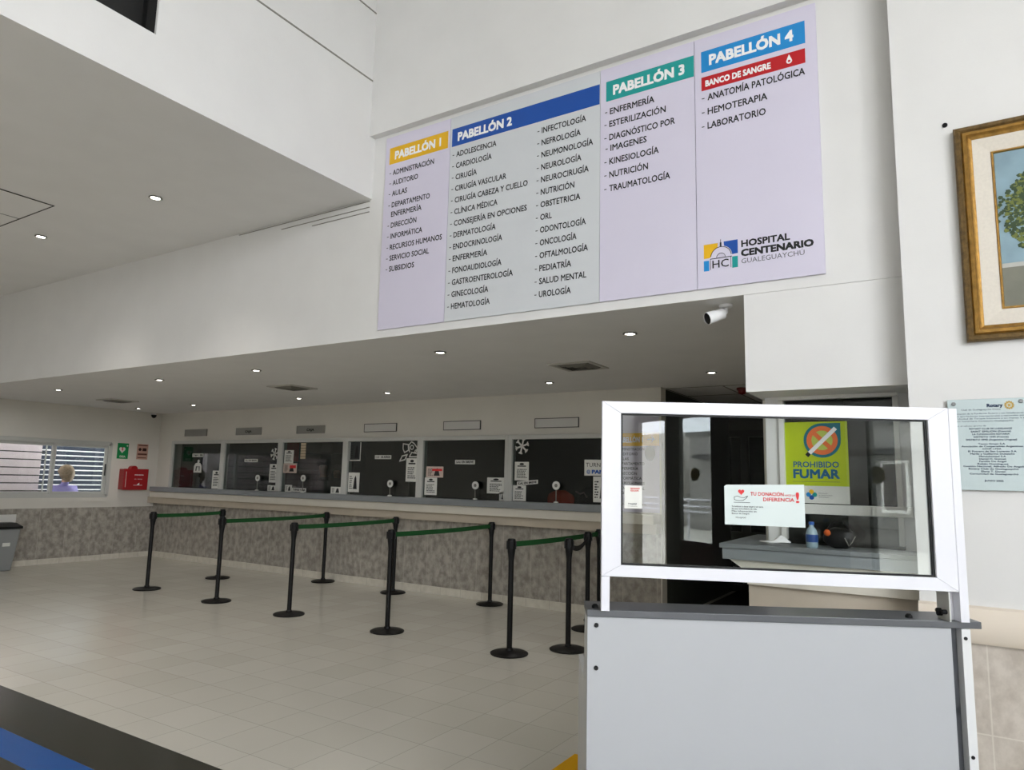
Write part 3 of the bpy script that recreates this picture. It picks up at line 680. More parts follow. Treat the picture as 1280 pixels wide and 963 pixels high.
MB().tube([(-0.59, 4.13, 1.27), (-0.56, 4.12, 1.32), (-0.51, 4.12, 1.325), (-0.47, 4.13, 1.275)], 0.006, 8).build('handle', M_BLACKP, bg_, smooth=True)
MB().tube([(-0.50, 4.08, 1.24), (-0.48, 4.07, 1.20), (-0.465, 4.08, 1.22), (-0.45, 4.09, 1.25)], 0.003, 6).build('chain', M_CHROME, bg_, smooth=True)
tag(blob(MB(), (-0.585, 4.09, 1.262), (0.017, 0.017, 0.017), 14, 8, 5).build('pompom', mat('pompom_orange', '#c5571b', 0.9), smooth=True), 'small orange pompom resting against the black handbag', 'pompom')

# ------------------------------------------------------------------ painting and plaque on the right wall
FP2 = wallF(YP)
pt = thing('framed_painting', 'gilt framed landscape painting of a tree on the right wall', 'painting', (0.75, YP, 2.186))
PX0, PX1, PZ0, PZ1 = 0.085, 1.40, 2.186, 3.236
def mitred(F, x0, x1, zz0, zz1, prof):   # prof: list of (inset, depth)
    b = MB(); vs = []; fs = []
    for ins, dp in prof:
        for u, w_ in ((x0+ins, zz0+ins), (x1-ins, zz0+ins), (x1-ins, zz1-ins), (x0+ins, zz1-ins)): vs.append(F.p(u, w_, dp))
    for j in range(len(prof)-1):
        for k in range(4): k2 = (k+1) % 4; fs.append((j*4+k, j*4+k2, (j+1)*4+k2, (j+1)*4+k))
    return b.add(vs, fs)
M_GILT = mat('gilt', '#a07a3c', 0.38, metal=0.75, noise=0.25, nscale=40, bump=0.3, bscale=150)
M_GILTD = mat('gilt_outer', '#6f5832', 0.5, metal=0.5, noise=0.35, nscale=60, bump=0.5, bscale=200)
mitred(FP2, PX0, PX1, PZ0, PZ1, [(0, 0.001), (0, 0.03), (0.008, 0.042), (0.022, 0.045), (0.03, 0.036)]).build('frame', M_GILTD, pt)
mitred(FP2, PX0, PX1, PZ0, PZ1, [(0.03, 0.036), (0.036, 0.044), (0.05, 0.046), (0.058, 0.034), (0.064, 0.03), (0.072, 0.026)]).build('frame_inner', M_GILT, pt)
mitred(FP2, PX0, PX1, PZ0, PZ1, [(0.072, 0.027), (0.145, 0.018)]).build('mat_border', mat('linen_mat', '#d9d2c6', 0.9, noise=0.04, nscale=80), pt)
mitred(FP2, PX0, PX1, PZ0, PZ1, [(0.143, 0.018), (0.146, 0.024), (0.152, 0.024), (0.155, 0.014)]).build('liner', M_GILT, pt)
CX0, CX1, CZ0, CZ1 = PX0+0.152, PX1-0.152, PZ0+0.152-0.045, PZ1-0.152
CZ0 = PZ0+0.152
MB().fbox(FP2, CX0, CX1, CZ0+0.19, CZ1, 0.010, 0.013).build('painted_sky', mat('paint_sky', '#86a1ad', 0.6, noise=0.22, nscale=5), pt)
MB().fbox(FP2, CX0, CX1, CZ0, CZ0+0.19, 0.010, 0.013).build('painted_field', mat('paint_field', '#77776a', 0.6, noise=0.15, nscale=7), pt)
MB().fbox(FP2, CX0, CX1, CZ0+0.185, CZ0+0.205, 0.013, 0.0135).build('painted_wall', mat('paint_wall', '#b5b5ae', 0.6, noise=0.1), pt)
MB().prism(FP2, [(0.46, CZ0+0.17), (0.50, CZ0+0.17), (0.49, 2.75), (0.465, 2.75)], 0.013, 0.0138).build('painted_trunk', mat('paint_trunk', '#4a4034', 0.7), pt)
lv = MB(); lv2 = MB(); rnd = random.Random(3)
for k in range(2000):
    a = rnd.uniform(0, 2*PI); rr = math.sqrt(rnd.random()); u = 0.475+0.215*rr*math.cos(a)*(0.85+0.3*rnd.random()); w_ = 2.78+0.225*rr*math.sin(a)
    if w_ < 2.60 and abs(u-0.475) < 0.04: continue
    q = rnd.uniform(0.005, 0.011); t = rnd.uniform(0, 2*PI)
    (lv if rnd.random() < 0.62 else lv2).prism(FP2, [(u+q*math.cos(t+i*PI*2/5)*(1+0.3*(i % 2)), w_+q*math.sin(t+i*PI*2/5)) for i in range(5)], 0.0138, 0.0142+0.0008*rnd.random())
lv.build('painted_leaves', mat('paint_leaf_dark', '#33462a', 0.7), pt); lv2.build('painted_leaves', mat('paint_leaf_light', '#6c7536', 0.7), pt)
pq = thing('glass_plaque', 'pale aqua glass donor plaque on steel standoffs under the painting', 'plaque', (0.15, YP, 1.5))
QX0, QX1, QZ0, QZ1 = -0.008, 0.312, 1.503, 1.918
MB().fbox(FP2, QX0, QX1, QZ0, QZ1, 0.012, 0.018).build('glass_sheet', mat('plaque_sheet', '#c6d4d5', 0.12), pq, bevel=0.001)
for u, w_ in ((QX0+0.025, QZ1-0.02), (QX1-0.04, QZ1-0.016), (QX0+0.025, QZ0+0.025), (QX1-0.04, QZ0+0.025)):
    MB().lathe([(0.009, 0.0), (0.009, 0.022), (0.007, 0.025)], FP2.p(u, w_, 0), (0, -1, 0), 18).build('standoff', mat('standoff_steel', '#8d9090', 0.35, metal=0.7), pq, smooth=True)
b = MB(); mid = (QX0+QX1)/2
M_PINK = mat('plaque_ink', '#1f3553', 0.6)
b.text(FP2, 'Rotary', 0.145, 1.880, 0.014, width=0.058, bold=0.03, d=0.019)
b.text(FP2, 'Club de Gualeguaychú Oeste', 0.045, 1.866, 0.007, width=0.15, d=0.019)
for k, s in enumerate(('Donación de la Fundación Rotaria y sus benefactores,', 'con aportaciones internacionales y nacionales para', 'la Unidad de Terapia Intensiva y en marzo a su', 'labor humanitaria Centenario Gualeguaychú.')):
    b.text(FP2, s, 0.016, 1.848-0.0115*k, 0.0066, width=(0.265, 0.27, 0.27, 0.225)[k], d=0.019)
b.text(FP2, 'con el valioso aporte de', 0.016, 1.792, 0.0055, width=0.12, d=0.019)
for k, (s, wd) in enumerate((('ROTARY CLUB DE LUDELANGE', .16), ('SAINT EMILION (Francia)', .15), ('LA FUNDACIÓN ROTARIA', .14), ('DISTRITO 1690 (Francia)', .13), ('DISTRITO 4940 (Argentina-Uruguay)', .19))):
    b.text(FP2, s, mid-wd/2, 1.778-0.0125*k, 0.0072, width=wd, bold=0.012, d=0.019)
for k, (s, wd) in enumerate((('Tecno Green S.A', .10), ('Asociación de Cooperativas Argentinas', .23), ('COOP. LTDA', .07), ('El Potrero de San Lorenzo S.A', .18), ('Marilú y Guillermo Dubatche', .165), ('Mandubaestel S.A', .10), ('Daniel H. Gonnet', .10), ('Familia De Angel', .10), ('Rubén Domínguez', .115), ('Gestión Nacional, Alfredo De Angeli', .225), ('Rotary Club de Gualeguaychú', .185), ('Elena T. Duvan', .09), ('Comunidad de Gualeguaychú', .18))):
    b.text(FP2, s, mid-wd/2, 1.709-0.0113*k, 0.007, width=wd, bold=0.012, d=0.019)
b.text(FP2, 'JUNIO 2022', mid-0.035, 1.543, 0.0072, width=0.07, bold=0.012, d=0.019)
b.build('lettering', M_PINK, pq)
b = MB().ring(FP2, 0.228, 1.886, 0.011, 0.016, 0.018, 0.02, 24).disc(FP2, 0.228, 1.886, 0.005, 0.018, 0.02, 14)
for k in range(12):
    a = k*PI/6; strip(b, FP2, 0.228+0.017*math.cos(a), 1.886+0.017*math.sin(a), a, 0.005, 0.004, 0.018, 0.02)
for k in range(6): strip(b, FP2, 0.228+0.008*math.cos(k*PI/3), 1.886+0.008*math.sin(k*PI/3), k*PI/3, 0.008, 0.002, 0.018, 0.0195)
b.build('gear_emblem', mat('plaque_gold', '#d0ac55', 0.4), pq)
tag(MB().lathe([(0.012, 0), (0.012, 0.004), (0.008, 0.007)], FP2.p(0.054, 3.28, 0), (0, -1, 0), 12).build('wall_plug', M_BLACKP), 'small dark plug in the white wall left of the painting', 'plug')

# ------------------------------------------------------------------ ceiling lights, vents, cameras
def make_light(label, loc, group):
    t = thing('downlight', label, 'ceiling light', loc, 0, group)
    MB().lathe([(0.046, 0), (0.052, -0.003), (0.053, -0.008), (0.043, -0.012), (0.036, -0.006), (0.036, 0)], n=32, cap=False).build('trim_ring', M_CHROME, t, world=False, smooth=True)
    MB().lathe([(0.036, -0.005), (0.024, -0.009), (0.004, -0.011)], n=24).build('lens', M_LAMP, t, world=False, smooth=True)
    return t
fr = ['leftmost', 'second from the left', 'third from the left', 'fourth from the left', 'rightmost, below the directory']
bk = ['leftmost, nearest the corner', 'second from the left', 'third from the left', 'fourth from the left', 'fifth from the left', 'rightmost, over the hall']
proto_l = None
def shine(loc, power):
    l = bpy.data.lights.new('downlight_beam', 'SPOT'); l.energy = power; l.spot_size = math.radians(110); l.spot_blend = 1.0; l.shadow_soft_size = 0.04; l.color = (1.0, 0.96, 0.90)
    o = bpy.data.objects.new('downlight_beam', l); COL.objects.link(o); o.location = (loc[0], loc[1], loc[2]-0.03)
for xs, y, nm, who in (((-10.2, -7.84, -6.1, -3.68, -1.94), 4.66, fr, 'front row of the low ceiling'), ((-11.76, -10.2, -7.75, -6.09, -3.72, -1.93), 6.66, bk, 'back row of the low ceiling')):
    for i, x in enumerate(xs):
        lb = 'small round downlight, %s in the %s' % (nm[i], who)
        if proto_l is None: proto_l = make_light(lb, (x, y, ZC), 'round ceiling downlights')
        else: dup(proto_l, (x, y, ZC), 0, lb)
        shine((x, y, ZC), SPOT)
for x, lb in ((-5.465, 'small round downlight in the high soffit, to the right of the access hatch'), (-7.40, 'small round downlight in the high soffit, left of and below the access hatch')):
    dup(proto_l, (x, 3.071, 3.75), 0, lb); shine((x, 3.071, 3.75), SPOT*2.0)
for x in (-5.465, -7.4, -9.335):  # unseen lamps added to bounce more light up onto the soffit
    for y in (0.9, -1.3): dup(proto_l, (x, y, 3.75), 0, 'unseen downlight added behind the viewer to brighten the high soffit'); shine((x, y, 3.75), SPOT*6.5)
def make_vent(label, loc):
    t = thing('ceiling_vent', label, 'vent', loc, 0, 'square ceiling diffusers')
    b = MB(); s = 0.215
    F = Frame((0, 0, 0), (1, 0, 0), (0, -1, 0))    # faces down
    b = mitred(F, -s, s, -s, s, [(0, 0), (0, 0.012), (0.03, 0.014), (0.05, 0.0)]); b.build('frame', M_VFRAME, t, world=False)
    MB().box(-s+0.05, s-0.05, -s+0.05, s-0.05, -0.002, -0.0005).build('throat', M_BLACKM, t, world=False)
    for k in range(3):
        q = 0.155-0.05*k; mitred(F, -q, q, -q, q, [(0, 0.004), (0.0, 0.008), (0.028, 0.024), (0.03, 0.02), (0.002, 0.004)]).build('louvre', M_GRILLE, t, world=False)
    return t
v0 = make_vent('square louvred air vent in the low ceiling below the directory', (-2.93, 5.80, ZC))
dup(v0, (-6.88, 5.80, ZC), 0, 'square louvred air vent in the middle of the low ceiling'); dup(v0, (-10.83, 5.80, ZC), 0, 'square louvred air vent in the low ceiling nearest the left wall')
# access hatch in the soffit
F = Frame((0, 0, 3.75), (1, 0, 0), (0, -1, 0))
h = thing('access_hatch', 'square access hatch flush in the high soffit at the left', 'hatch', (-6.9, 2.4, 3.75))
M_DJ = mat('hatch_gap', '#3f3f3a', 0.9)
MB().fbox(F, -7.44, -6.425, -2.735, -1.72, 0.002, 0.005).build('hatch_panel', M_WALL, h)
b = MB()
for q in ((-6.43, -6.418, -2.74, -1.71), (-7.45, -6.418, -2.74, -2.728), (-7.045, -7.035, -2.735, -1.71)): b.fbox(F, *q, 0.001, 0.0062)
b.build('hatch_gap', M_DJ, h)
# bullet camera under the fascia
cc = thing('security_camera', 'white bullet camera hanging from the ceiling beside the pier', 'camera', (-1.115, 4.165, ZC))
MB().lathe([(0.042, 0), (0.042, -0.006), (0.034, -0.016), (0.012, -0.02)], (-1.115, 4.165, ZC), n=24).build('mount', M_WHITE, cc, smooth=True)
MB().tube([(-1.115, 4.165, ZC-0.018), (-1.115, 4.165, ZC-0.045), (-1.125, 4.16, ZC-0.055), (-1.145, 4.15, ZC-0.055)], 0.014, 12).build('arm', M_WHITE, cc, smooth=True)
dr = Vector((-0.66, -0.68, -0.36)).normalized(); c0 = Vector((-1.125, 4.155, ZC-0.052))
MB().lathe([(0.026, 0), (0.034, 0.006), (0.034, 0.10)], c0, dr, 24).build('body', M_WHITE, cc, smooth=True)
hd = MB(); hd.lathe([(0.0365, 0.06), (0.038, 0.118), (0.036, 0.12)], c0+Vector((0, 0, 0.001)), dr, 24, cap=False); hd.build('hood', M_WHITE, cc, smooth=True)
MB().lathe([(0.0355, 0.10), (0.0355, 0.114), (0.014, 0.116)], c0, dr, 24).build('lens', M_BLACKP, cc, smooth=True)
dc = thing('dome_camera', 'small dark dome camera high in the corner of the left wall', 'camera', (XL, 7.31, 2.525))
MB().box(XL, XL+0.05, 7.27, 7.35, 2.54, 2.575).build('bracket', M_WHITE, dc, bevel=0.004)
MB().lathe([(0.045, 0.0), (0.045, -0.012), (0.038, -0.035), (0.022, -0.052), (0.004, -0.058)], (XL+0.047, 7.31, 2.54), n=20).build('dome', M_BLACKP, dc, smooth=True)
al = thing('alarm_siren', 'small dark red siren on the hall ceiling behind the pier', 'siren', (-1.95, 7.9, ZC))
MB().lathe([(0.06, 0), (0.06, -0.02), (0.05, -0.028)], (-1.95, 7.9, ZC), n=24).build('base', mat('siren_base', '#6d2320', 0.5), al, smooth=True)
MB().lathe([(0.045, -0.026), (0.042, -0.055), (0.025, -0.07), (0.004, -0.073)], (-1.95, 7.9, ZC), n=24).build('beacon', mat('siren_red', '#7c1512', 0.3), al, smooth=True)

# ------------------------------------------------------------------ left wall : window, signs, cabinet, bin
FL = sideF(XL)
b = MB(); fx0, fx1 = XL-0.10, XL+0.018
b.box(fx0, fx1, WY0, WY1, WZ1-0.05, WZ1+0.02).box(fx0, fx1, WY0, WY1, WZ0-0.02, WZ0+0.04).box(fx0, fx1, WY1-0.04, WY1+0.02, WZ0, WZ1).box(fx0, fx1, WY0-0.02, WY0+0.04, WZ0, WZ1)
lw = struct(b.build('window_9', M_ALU, bevel=0.004))
def sash(x, y0, y1):
    b = MB().box(x, x+0.03, y0, y1, WZ1-0.095, WZ1-0.05).box(x, x+0.03, y0, y1, WZ0+0.04, WZ0+0.08).box(x, x+0.03, y0, y0+0.05, WZ0+0.08, WZ1-0.095).box(x, x+0.03, y1-0.05, y1, WZ0+0.08, WZ1-0.095)
    s = b.build('sash', M_ALU, lw, bevel=0.003)
    MB().box(x+0.012, x+0.018, y0+0.05, y1-0.05, WZ0+0.08, WZ1-0.095).build('pane', M_GLASS, s)
sash(XL-0.075, 3.24, 5.75); sash(XL-0.035, 5.70, 6.58)
MB().box(XL-0.005, XL+0.012, 6.545, 6.56, 1.42, 1.62).build('handle', M_BLACKP, lw)
MB().box(XL, XL+0.025, WY0-0.05, WY1+0.06, WZ0-0.09, WZ0-0.02).build('sill', M_WALL2, lw)
# outside the window
struct(MB().box(-16, XL-0.18, 0, 9.5, -0.2, -0.12).build('patio_ground', mat('patio', '#8d8a84', 0.9)))
struct(MB().box(-14.5, XL-0.18, 2.0, 9.0, 2.75, 2.85).build('patio_sky_shade', M_WALL2))  # unseen slab added to hold back sky light over the patio
struct(MB().box(-13.35, -13.2, 1.0, 5.88, -0.12, 2.75).build('patio_wall', mat('pale_pink_wall', '#dccfd3', 0.8, noise=0.04)))
gr = thing('window_grille', 'thin dark horizontal bars outside the left window before a pale wall', 'grille', (-12.75, 4.4, 1.1))
for z in (1.785, 1.66, 1.53, 1.405, 1.28, 1.155): MB().tube([(-12.75, 3.0, z), (-12.75, 5.74, z)], 0.009, 8).build('bar', M_BRONZE, gr, smooth=True)
MB().box(-12.76, -12.74, 5.735, 5.752, -0.12, 1.9).build('upright', M_ALU, gr)
sh = thing('louvred_fence', 'white slatted louvre screen outside behind the person at the left window', 'screen', (-13.6, 6.5, -0.12))
for k in range(12):
    z = 1.935-0.087*k
    F = Frame((-13.6, 0, z), (0, 1, 0), (0.5, 0, 0.866)); MB().fbox(F, 5.88, 7.35, -0.009, 0.009, -0.004, 0.004).build('slat', M_WHITE, sh)
b = MB().box(-13.63, -13.57, 5.80, 5.88, -0.12, 2.0).box(-13.63, -13.57, 7.28, 7.36, -0.12, 2.0).box(-13.63, -13.57, 5.8, 7.36, 0.85, 0.95)
b.build('frame', M_ALU, sh)
tag(MB().box(-14.0, -13.9, 5.4, 8.4, -0.12, 2.3).build('dark_hedge_wall', mat('dark_slate_wall', '#2a3240', 0.8)), 'dark blue wall seen through the gaps of the white louvres', 'wall')

# signs and cabinet
ga = thing('defibrillator_sign', 'green sign with a white heart on the left wall', 'sign', (XL, 6.83, 1.73))
MB().fbox(FL, 6.73, 6.925, 1.722, 1.995, 0.001, 0.006).build('board', M_GREEN, ga)
hp = []
for k in range(24):
    t = 2*PI*k/24; hp.append((6.815+0.0034*16*math.sin(t)**3, 1.88+0.0037*(13*math.cos(t)-5*math.cos(2*t)-2*math.cos(3*t)-math.cos(4*t))))
MB().prism(FL, hp, 0.006, 0.007).build('heart', M_PAPER, ga)
MB().prism(FL, [(6.82, 1.925), (6.80, 1.878), (6.818, 1.878), (6.808, 1.84), (6.838, 1.892), (6.82, 1.892), (6.834, 1.925)], 0.007, 0.008).build('bolt_mark', M_RED, ga)
MB().fbox(FL, 6.885, 6.915, 1.947, 1.957, 0.006, 0.007).fbox(FL, 6.895, 6.905, 1.937, 1.967, 0.006, 0.007).text(FL, 'DEA', 6.78, 1.745, 0.032, width=0.1, bold=0.02, d=0.007).build('lettering', M_PAPER, ga)
ra = thing('safety_notice', 'pinkish safety notice with dark symbols beside the corner', 'notice', (XL, 7.18, 1.72))
MB().fbox(FL, 7.08, 7.285, 1.722, 1.998, 0.001, 0.004).build('sheet', mat('notice_pink', '#c79f8e', 0.7), ra)
b = MB().fbox(FL, 7.10, 7.27, 1.965, 1.985, 0.004, 0.005).fbox(FL, 7.10, 7.27, 1.80, 1.83, 0.004, 0.005).fbox(FL, 7.10, 7.26, 1.745, 1.76, 0.004, 0.005)
b.build('lettering', mat('notice_brown', '#6a4038', 0.7), ra)
b = MB().disc(FL, 7.135, 1.90, 0.028, 0.004, 0.005, 18).fbox(FL, 7.18, 7.255, 1.872, 1.925, 0.004, 0.005)
b.build('symbol', mat('notice_dark', '#3d1d1a', 0.7), ra)
cb = thing('emergency_cabinet', 'red wall cabinet with rounded top latch between window and corner', 'cabinet', (XL, 7.0, 1.18))
MB().fbox(FL, 6.80, 7.235, 1.185, 1.545, 0, 0.14).build('body', M_REDCAB, cb, bevel=0.01)
MB().fbox(FL, 6.795, 7.24, 1.18, 1.55, 0.141, 0.165).build('door', M_REDCAB, cb, bevel=0.008)
b = MB().prism(FL, [(6.98+0.06*math.cos(PI*i/12), 1.55+0.055*math.sin(PI*i/12)) for i in range(13)], 0.05, 0.16); b.build('latch', M_REDCAB, cb, bevel=0.004)
b = MB().text(FL, 'EMERGENCIA', 6.99, 1.435, 0.018, width=0.16, bold=0.015, d=0.167).text(FL, 'DEA · ROMPER', 6.99, 1.365, 0.012, width=0.14, d=0.167).fbox(FL, 6.98, 7.14, 1.262, 1.268, 0.165, 0.167)
b.prism(FL, [(7.04, 1.27), (7.085, 1.27), (7.085, 1.31)], 0.165, 0.167); b.build('lettering', M_WHITE, cb)
MB().fbox(FL, 6.835, 6.842, 1.23, 1.50, 0.165, 0.168).build('edge_mark', M_PAPER, cb)
# waste bin by the wall
tb = thing('waste_bin', 'grey swing bin with black lid by the left wall', 'bin', (-12.1, 4.92, 0))
def frust(b, cx, cy, a0, b0, z0, a1, b1, z1):
    return b.add([(cx-a0, cy-b0, z0), (cx+a0, cy-b0, z0), (cx+a0, cy+b0, z0), (cx-a0, cy+b0, z0), (cx-a1, cy-b1, z1), (cx+a1, cy-b1, z1), (cx+a1, cy+b1, z1), (cx-a1, cy+b1, z1)], [(0, 3, 2, 1), (4, 5, 6, 7), (0, 1, 5, 4), (1, 2, 6, 5), (2, 3, 7, 6), (3, 0, 4, 7)])
frust(MB(), -12.1, 4.92, 0.13, 0.17, 0, 0.17, 0.23, 0.61).build('body', mat('bin_grey', '#8b8d8d', 0.45), tb, bevel=0.015)
lid = MB(); frust(lid, -12.1, 4.92, 0.185, 0.25, 0.612, 0.185, 0.25, 0.65); frust(lid, -12.1, 4.92, 0.18, 0.245, 0.6505, 0.1, 0.19, 0.70); lid.build('lid', M_BLACKP, tb, bevel=0.008)
F = sideF(-11.95); MB().fbox(Frame((-11.94, 0, 0), (0, 1, 0), (0, 0, 1)), 4.93, 5.03, 0.36, 0.44, -0.008, -0.003).build('tag', M_PAPER, tb)
tag(MB().fbox(FL, 4.75, 5.26, 0.66, 0.80, 0.014, 0.03).build('backing_board', M_PVC, bevel=0.003), 'white backing board on the grey wainscot above the waste bin', 'board')

# ------------------------------------------------------------------ banner at the end of the reception wall
bn = thing('pavilion_banner', 'white pavilion banner with yellow arrow heading at the end of the reception wall', 'banner', (-3.0, YW, 1.18))
BX0, BX1 = -3.285, -2.765
MB().fbox(FW, BX0, BX1, 1.175, 2.33, 0.001, 0.006).build('sheet', M_LAV, bn)
MB().fbox(FW, BX0, BX1, 1.918, 2.066, 0.006, 0.007).build('header_band', M_YEL, bn)
b = MB().text(FW, 'PABELLÓN 1', -3.262, 1.962, 0.056, width=0.30, bold=0.028, d=0.008)
b.build('header_lettering', M_WHITE, bn); b = MB(); b.fbox(FW, -2.905, -2.83, 1.988, 1.998, 0.007, 0.008).prism(FW, [(-2.86, 2.03), (-2.815, 1.993), (-2.86, 1.956), (-2.845, 1.993)], 0.007, 0.008)
b.build('arrow', M_WHITE, bn)
b = MB()
for k, s in enumerate(('ADMINISTRACIÓN', 'AUDITORIO', 'AULAS', 'DEPARTAMENTO', 'ENFERMERÍA', 'DIRECCIÓN', 'INFORMÁTICA', 'RECURSOS HUMANOS', 'SERVICIO SOCIAL', 'SUBSIDIOS')): b.text(FW, s, -3.262, 1.868-0.055*k, 0.03, bold=0.008, d=0.007, maxw=0.32)
b.text(FW, 'www.hospitalcentenario', -3.262, 1.255, 0.022, width=0.34, d=0.007)
b.build('list_lettering', M_INK, bn)
tag(MB().disc(wallF(YW-0.006), -2.875, 1.835, 0.06, 0.0005, 0.003, rw=0.085).build('banner_disc', mat('grey_disc', '#77736c', 0.6)), 'oval grey disc on the pavilion banner under its arrow', 'sticker')  # flat grey oval set on the banner face

# ------------------------------------------------------------------ papers on the service glass
FG = wallF(GY)
def bars(b, x0, x1, z0, z1, n, d=0.0025, frac=0.5):
    rnd = random.Random(int(abs(x0*100)+n)); hh = (z1-z0)/n
    for k in range(n):
        e = x0+(x1-x0)*rnd.uniform(0.65, 1.0); zz = z1-hh*(k+1)
        x = x0
        while x < e-0.008:
            q = min(e, x+rnd.uniform(0.012, 0.035)); b.fbox(FG, x, q, zz+hh*0.2, zz+hh*(0.2+frac), 0.002, d); x = q+0.006
    return b
def paper(x0, x1, zz0, zz1, label, kind='list', head=None, name='paper_notice', m=None, group=None, tilt=0.0):
    t = thing(name, label, 'notice', ((x0+x1)/2, GY, zz0), 0, group)
    q = tilt*(x1-x0)
    MB().prism(FG, [(x0, zz0), (x1, zz0+q), (x1, zz1+q), (x0, zz1)], 0.0008, 0.002).build('sheet', m or M_PAPER, t)
    b = MB(); W_, H_ = x1-x0, zz1-zz0
    if kind == 'list':
        b.disc(FG, (x0+x1)/2, zz1-H_*0.12, W_*0.16, 0.002, 0.0025, 14, H_*0.06)
        b.fbox(FG, x0+W_*0.2, x1-W_*0.2, zz1-H_*0.26, zz1-H_*0.2, 0.002, 0.0025)
        bars(b, x0+W_*0.15, x1-W_*0.12, zz0+H_*0.12, zz1-H_*0.36, 6)
    elif kind == 'label': b.text(FG, head, x0+W_*0.07, zz0+H_*0.28, H_*0.48, width=W_*0.86, bold=0.03, d=0.003, slope=tilt)
    elif kind == 'photo':
        bars(b, x0+W_*0.1, x0+W_*0.4, zz0+H_*0.15, zz1-H_*0.15, 7); b.prism(FG, [(x0+W_*0.45, zz0+H_*0.15), (x0+W_*0.8, zz0+H_*0.15), (x0+W_*0.72, zz0+H_*0.72), (x0+W_*0.65, zz0+H_*0.85), (x0+W_*0.55, zz0+H_*0.72)], 0.002, 0.0025)
    elif kind == 'two':
        b.text(FG, head[0], x0+W_*0.06, zz0+H_*0.55, H_*0.25, width=W_*0.9, bold=-0.005, d=0.003)
    b.build('lettering', M_INK, t)
    return t
paper(-11.32, -11.01, 1.78, 1.84, 'white strip label on the service window nearest the corner', 'label', 'CAJA 1 EN')
paper(-10.71, -10.49, 1.25, 1.55, 'white sheet at the lower right of the service window nearest the corner')
paper(-9.89, -9.56, 1.70, 1.75, 'white strip label on the second service window from the corner', 'label', 'S.A.I EN BREVE')
paper(-9.25, -9.055, 1.38, 1.67, 'tall white sheet by the right frame of the second service window')
paper(-9.27, -9.06, 1.245, 1.335, 'small low white sheet under the tall one on the second service window', 'photo')
paper(-8.92, -8.71, 1.685, 1.89, 'white sheet at upper left of the third service window, before the red panel')
t_ = paper(-8.93, -8.62, 1.535, 1.684, 'pinkish leaflet below the white sheet on the third service window', 'photo', m=mat('leaflet_pink', '#c9b6ac', 0.7))
MB().fbox(FG, -8.78, -8.64, 1.61, 1.655, 0.002, 0.003).build('red_lettering', M_NRED, t_)
paper(-8.86, -8.70, 1.245, 1.35, 'small square sheet at lower left of the third service window', 'photo')
paper(-8.695, -8.38, 1.25, 1.31, 'long low strip label on the third service window', 'label', 'TURNOS Y CAJA')
paper(-7.85, -7.63, 1.245, 1.345, 'small sheet standing at lower right of the third service window', 'photo')
t_ = paper(-7.50, -7.28, 1.73, 2.0, 'dark poster with pale border at upper left of the fourth service window', 'photo', m=mat('poster_dark', '#2b2f30', 0.5))
b = MB()
for q in ((-7.50, -7.28, 1.73, 1.745), (-7.295, -7.28, 1.73, 2.0), (-7.50, -7.49, 1.73, 2.0)): b.fbox(FG, *q, 0.002, 0.003)
b.build('border', M_PAPER, t_)
paper(-7.50, -7.28, 1.28, 1.56, 'white sheet with a figure at lower left of the fourth service window', 'photo')
paper(-7.00, -6.69, 1.757, 1.812, 'white strip label on the fourth service window from the corner', 'label', '1 A · 18 AÑOS')
paper(-6.41, -6.205, 1.45, 1.77, 'white sheet below the paper ornament on the fourth service window')
t_ = paper(-6.05, -5.76, 1.515, 1.66, 'pinkish leaflet at left of the fifth service window', 'photo', m=mat('leaflet_pink', '#c9b6ac', 0.7))
MB().fbox(FG, -5.95, -5.78, 1.60, 1.63, 0.002, 0.003).build('red_lettering', M_NRED, t_)
paper(-6.07, -5.86, 1.28, 1.512, 'white sheet under the leaflet on the fifth service window')
paper(-5.57, -5.25, 1.695, 1.75, 'white strip label in the middle of the fifth service window', 'label', 'S.A.I EN BREVE')
paper(-5.05, -4.78, 1.33, 1.53, 'wide white sheet at lower right of the fifth service window')
paper(-4.86, -4.79, 1.245, 1.345, 'narrow tag below the wide sheet on the fifth service window', 'photo', name='paper_tag')
paper(-4.64, -4.435, 1.50, 1.73, 'white sheet at left of the service window nearest the counter screen')
paper(-4.60, -4.30, 1.435, 1.485, 'tilted strip label overlapping sheets on the service window nearest the screen', 'label', 'S.A.I EN BREVE', tilt=0.1).location.y -= 0.003
paper(-4.66, -4.47, 1.25, 1.44, 'creased white sheet at the bottom left of the service window nearest the screen')
t_ = paper(-3.675, -3.36, 1.575, 1.76, 'white notice with large lettering at right of the service window nearest the screen', 'two', ('TURNOS',))
MB().text(FG, '@', -3.645, 1.605, 0.035, bold=0.01, d=0.003).text(FG, 'PAMI', -3.575, 1.60, 0.04, width=0.17, bold=0.03, d=0.003).build('blue_lettering', M_BLUE, t_)
paper(-3.56, -3.375, 1.27, 1.565, 'white sheet under the large lettered notice on the service window nearest the screen', 'photo')
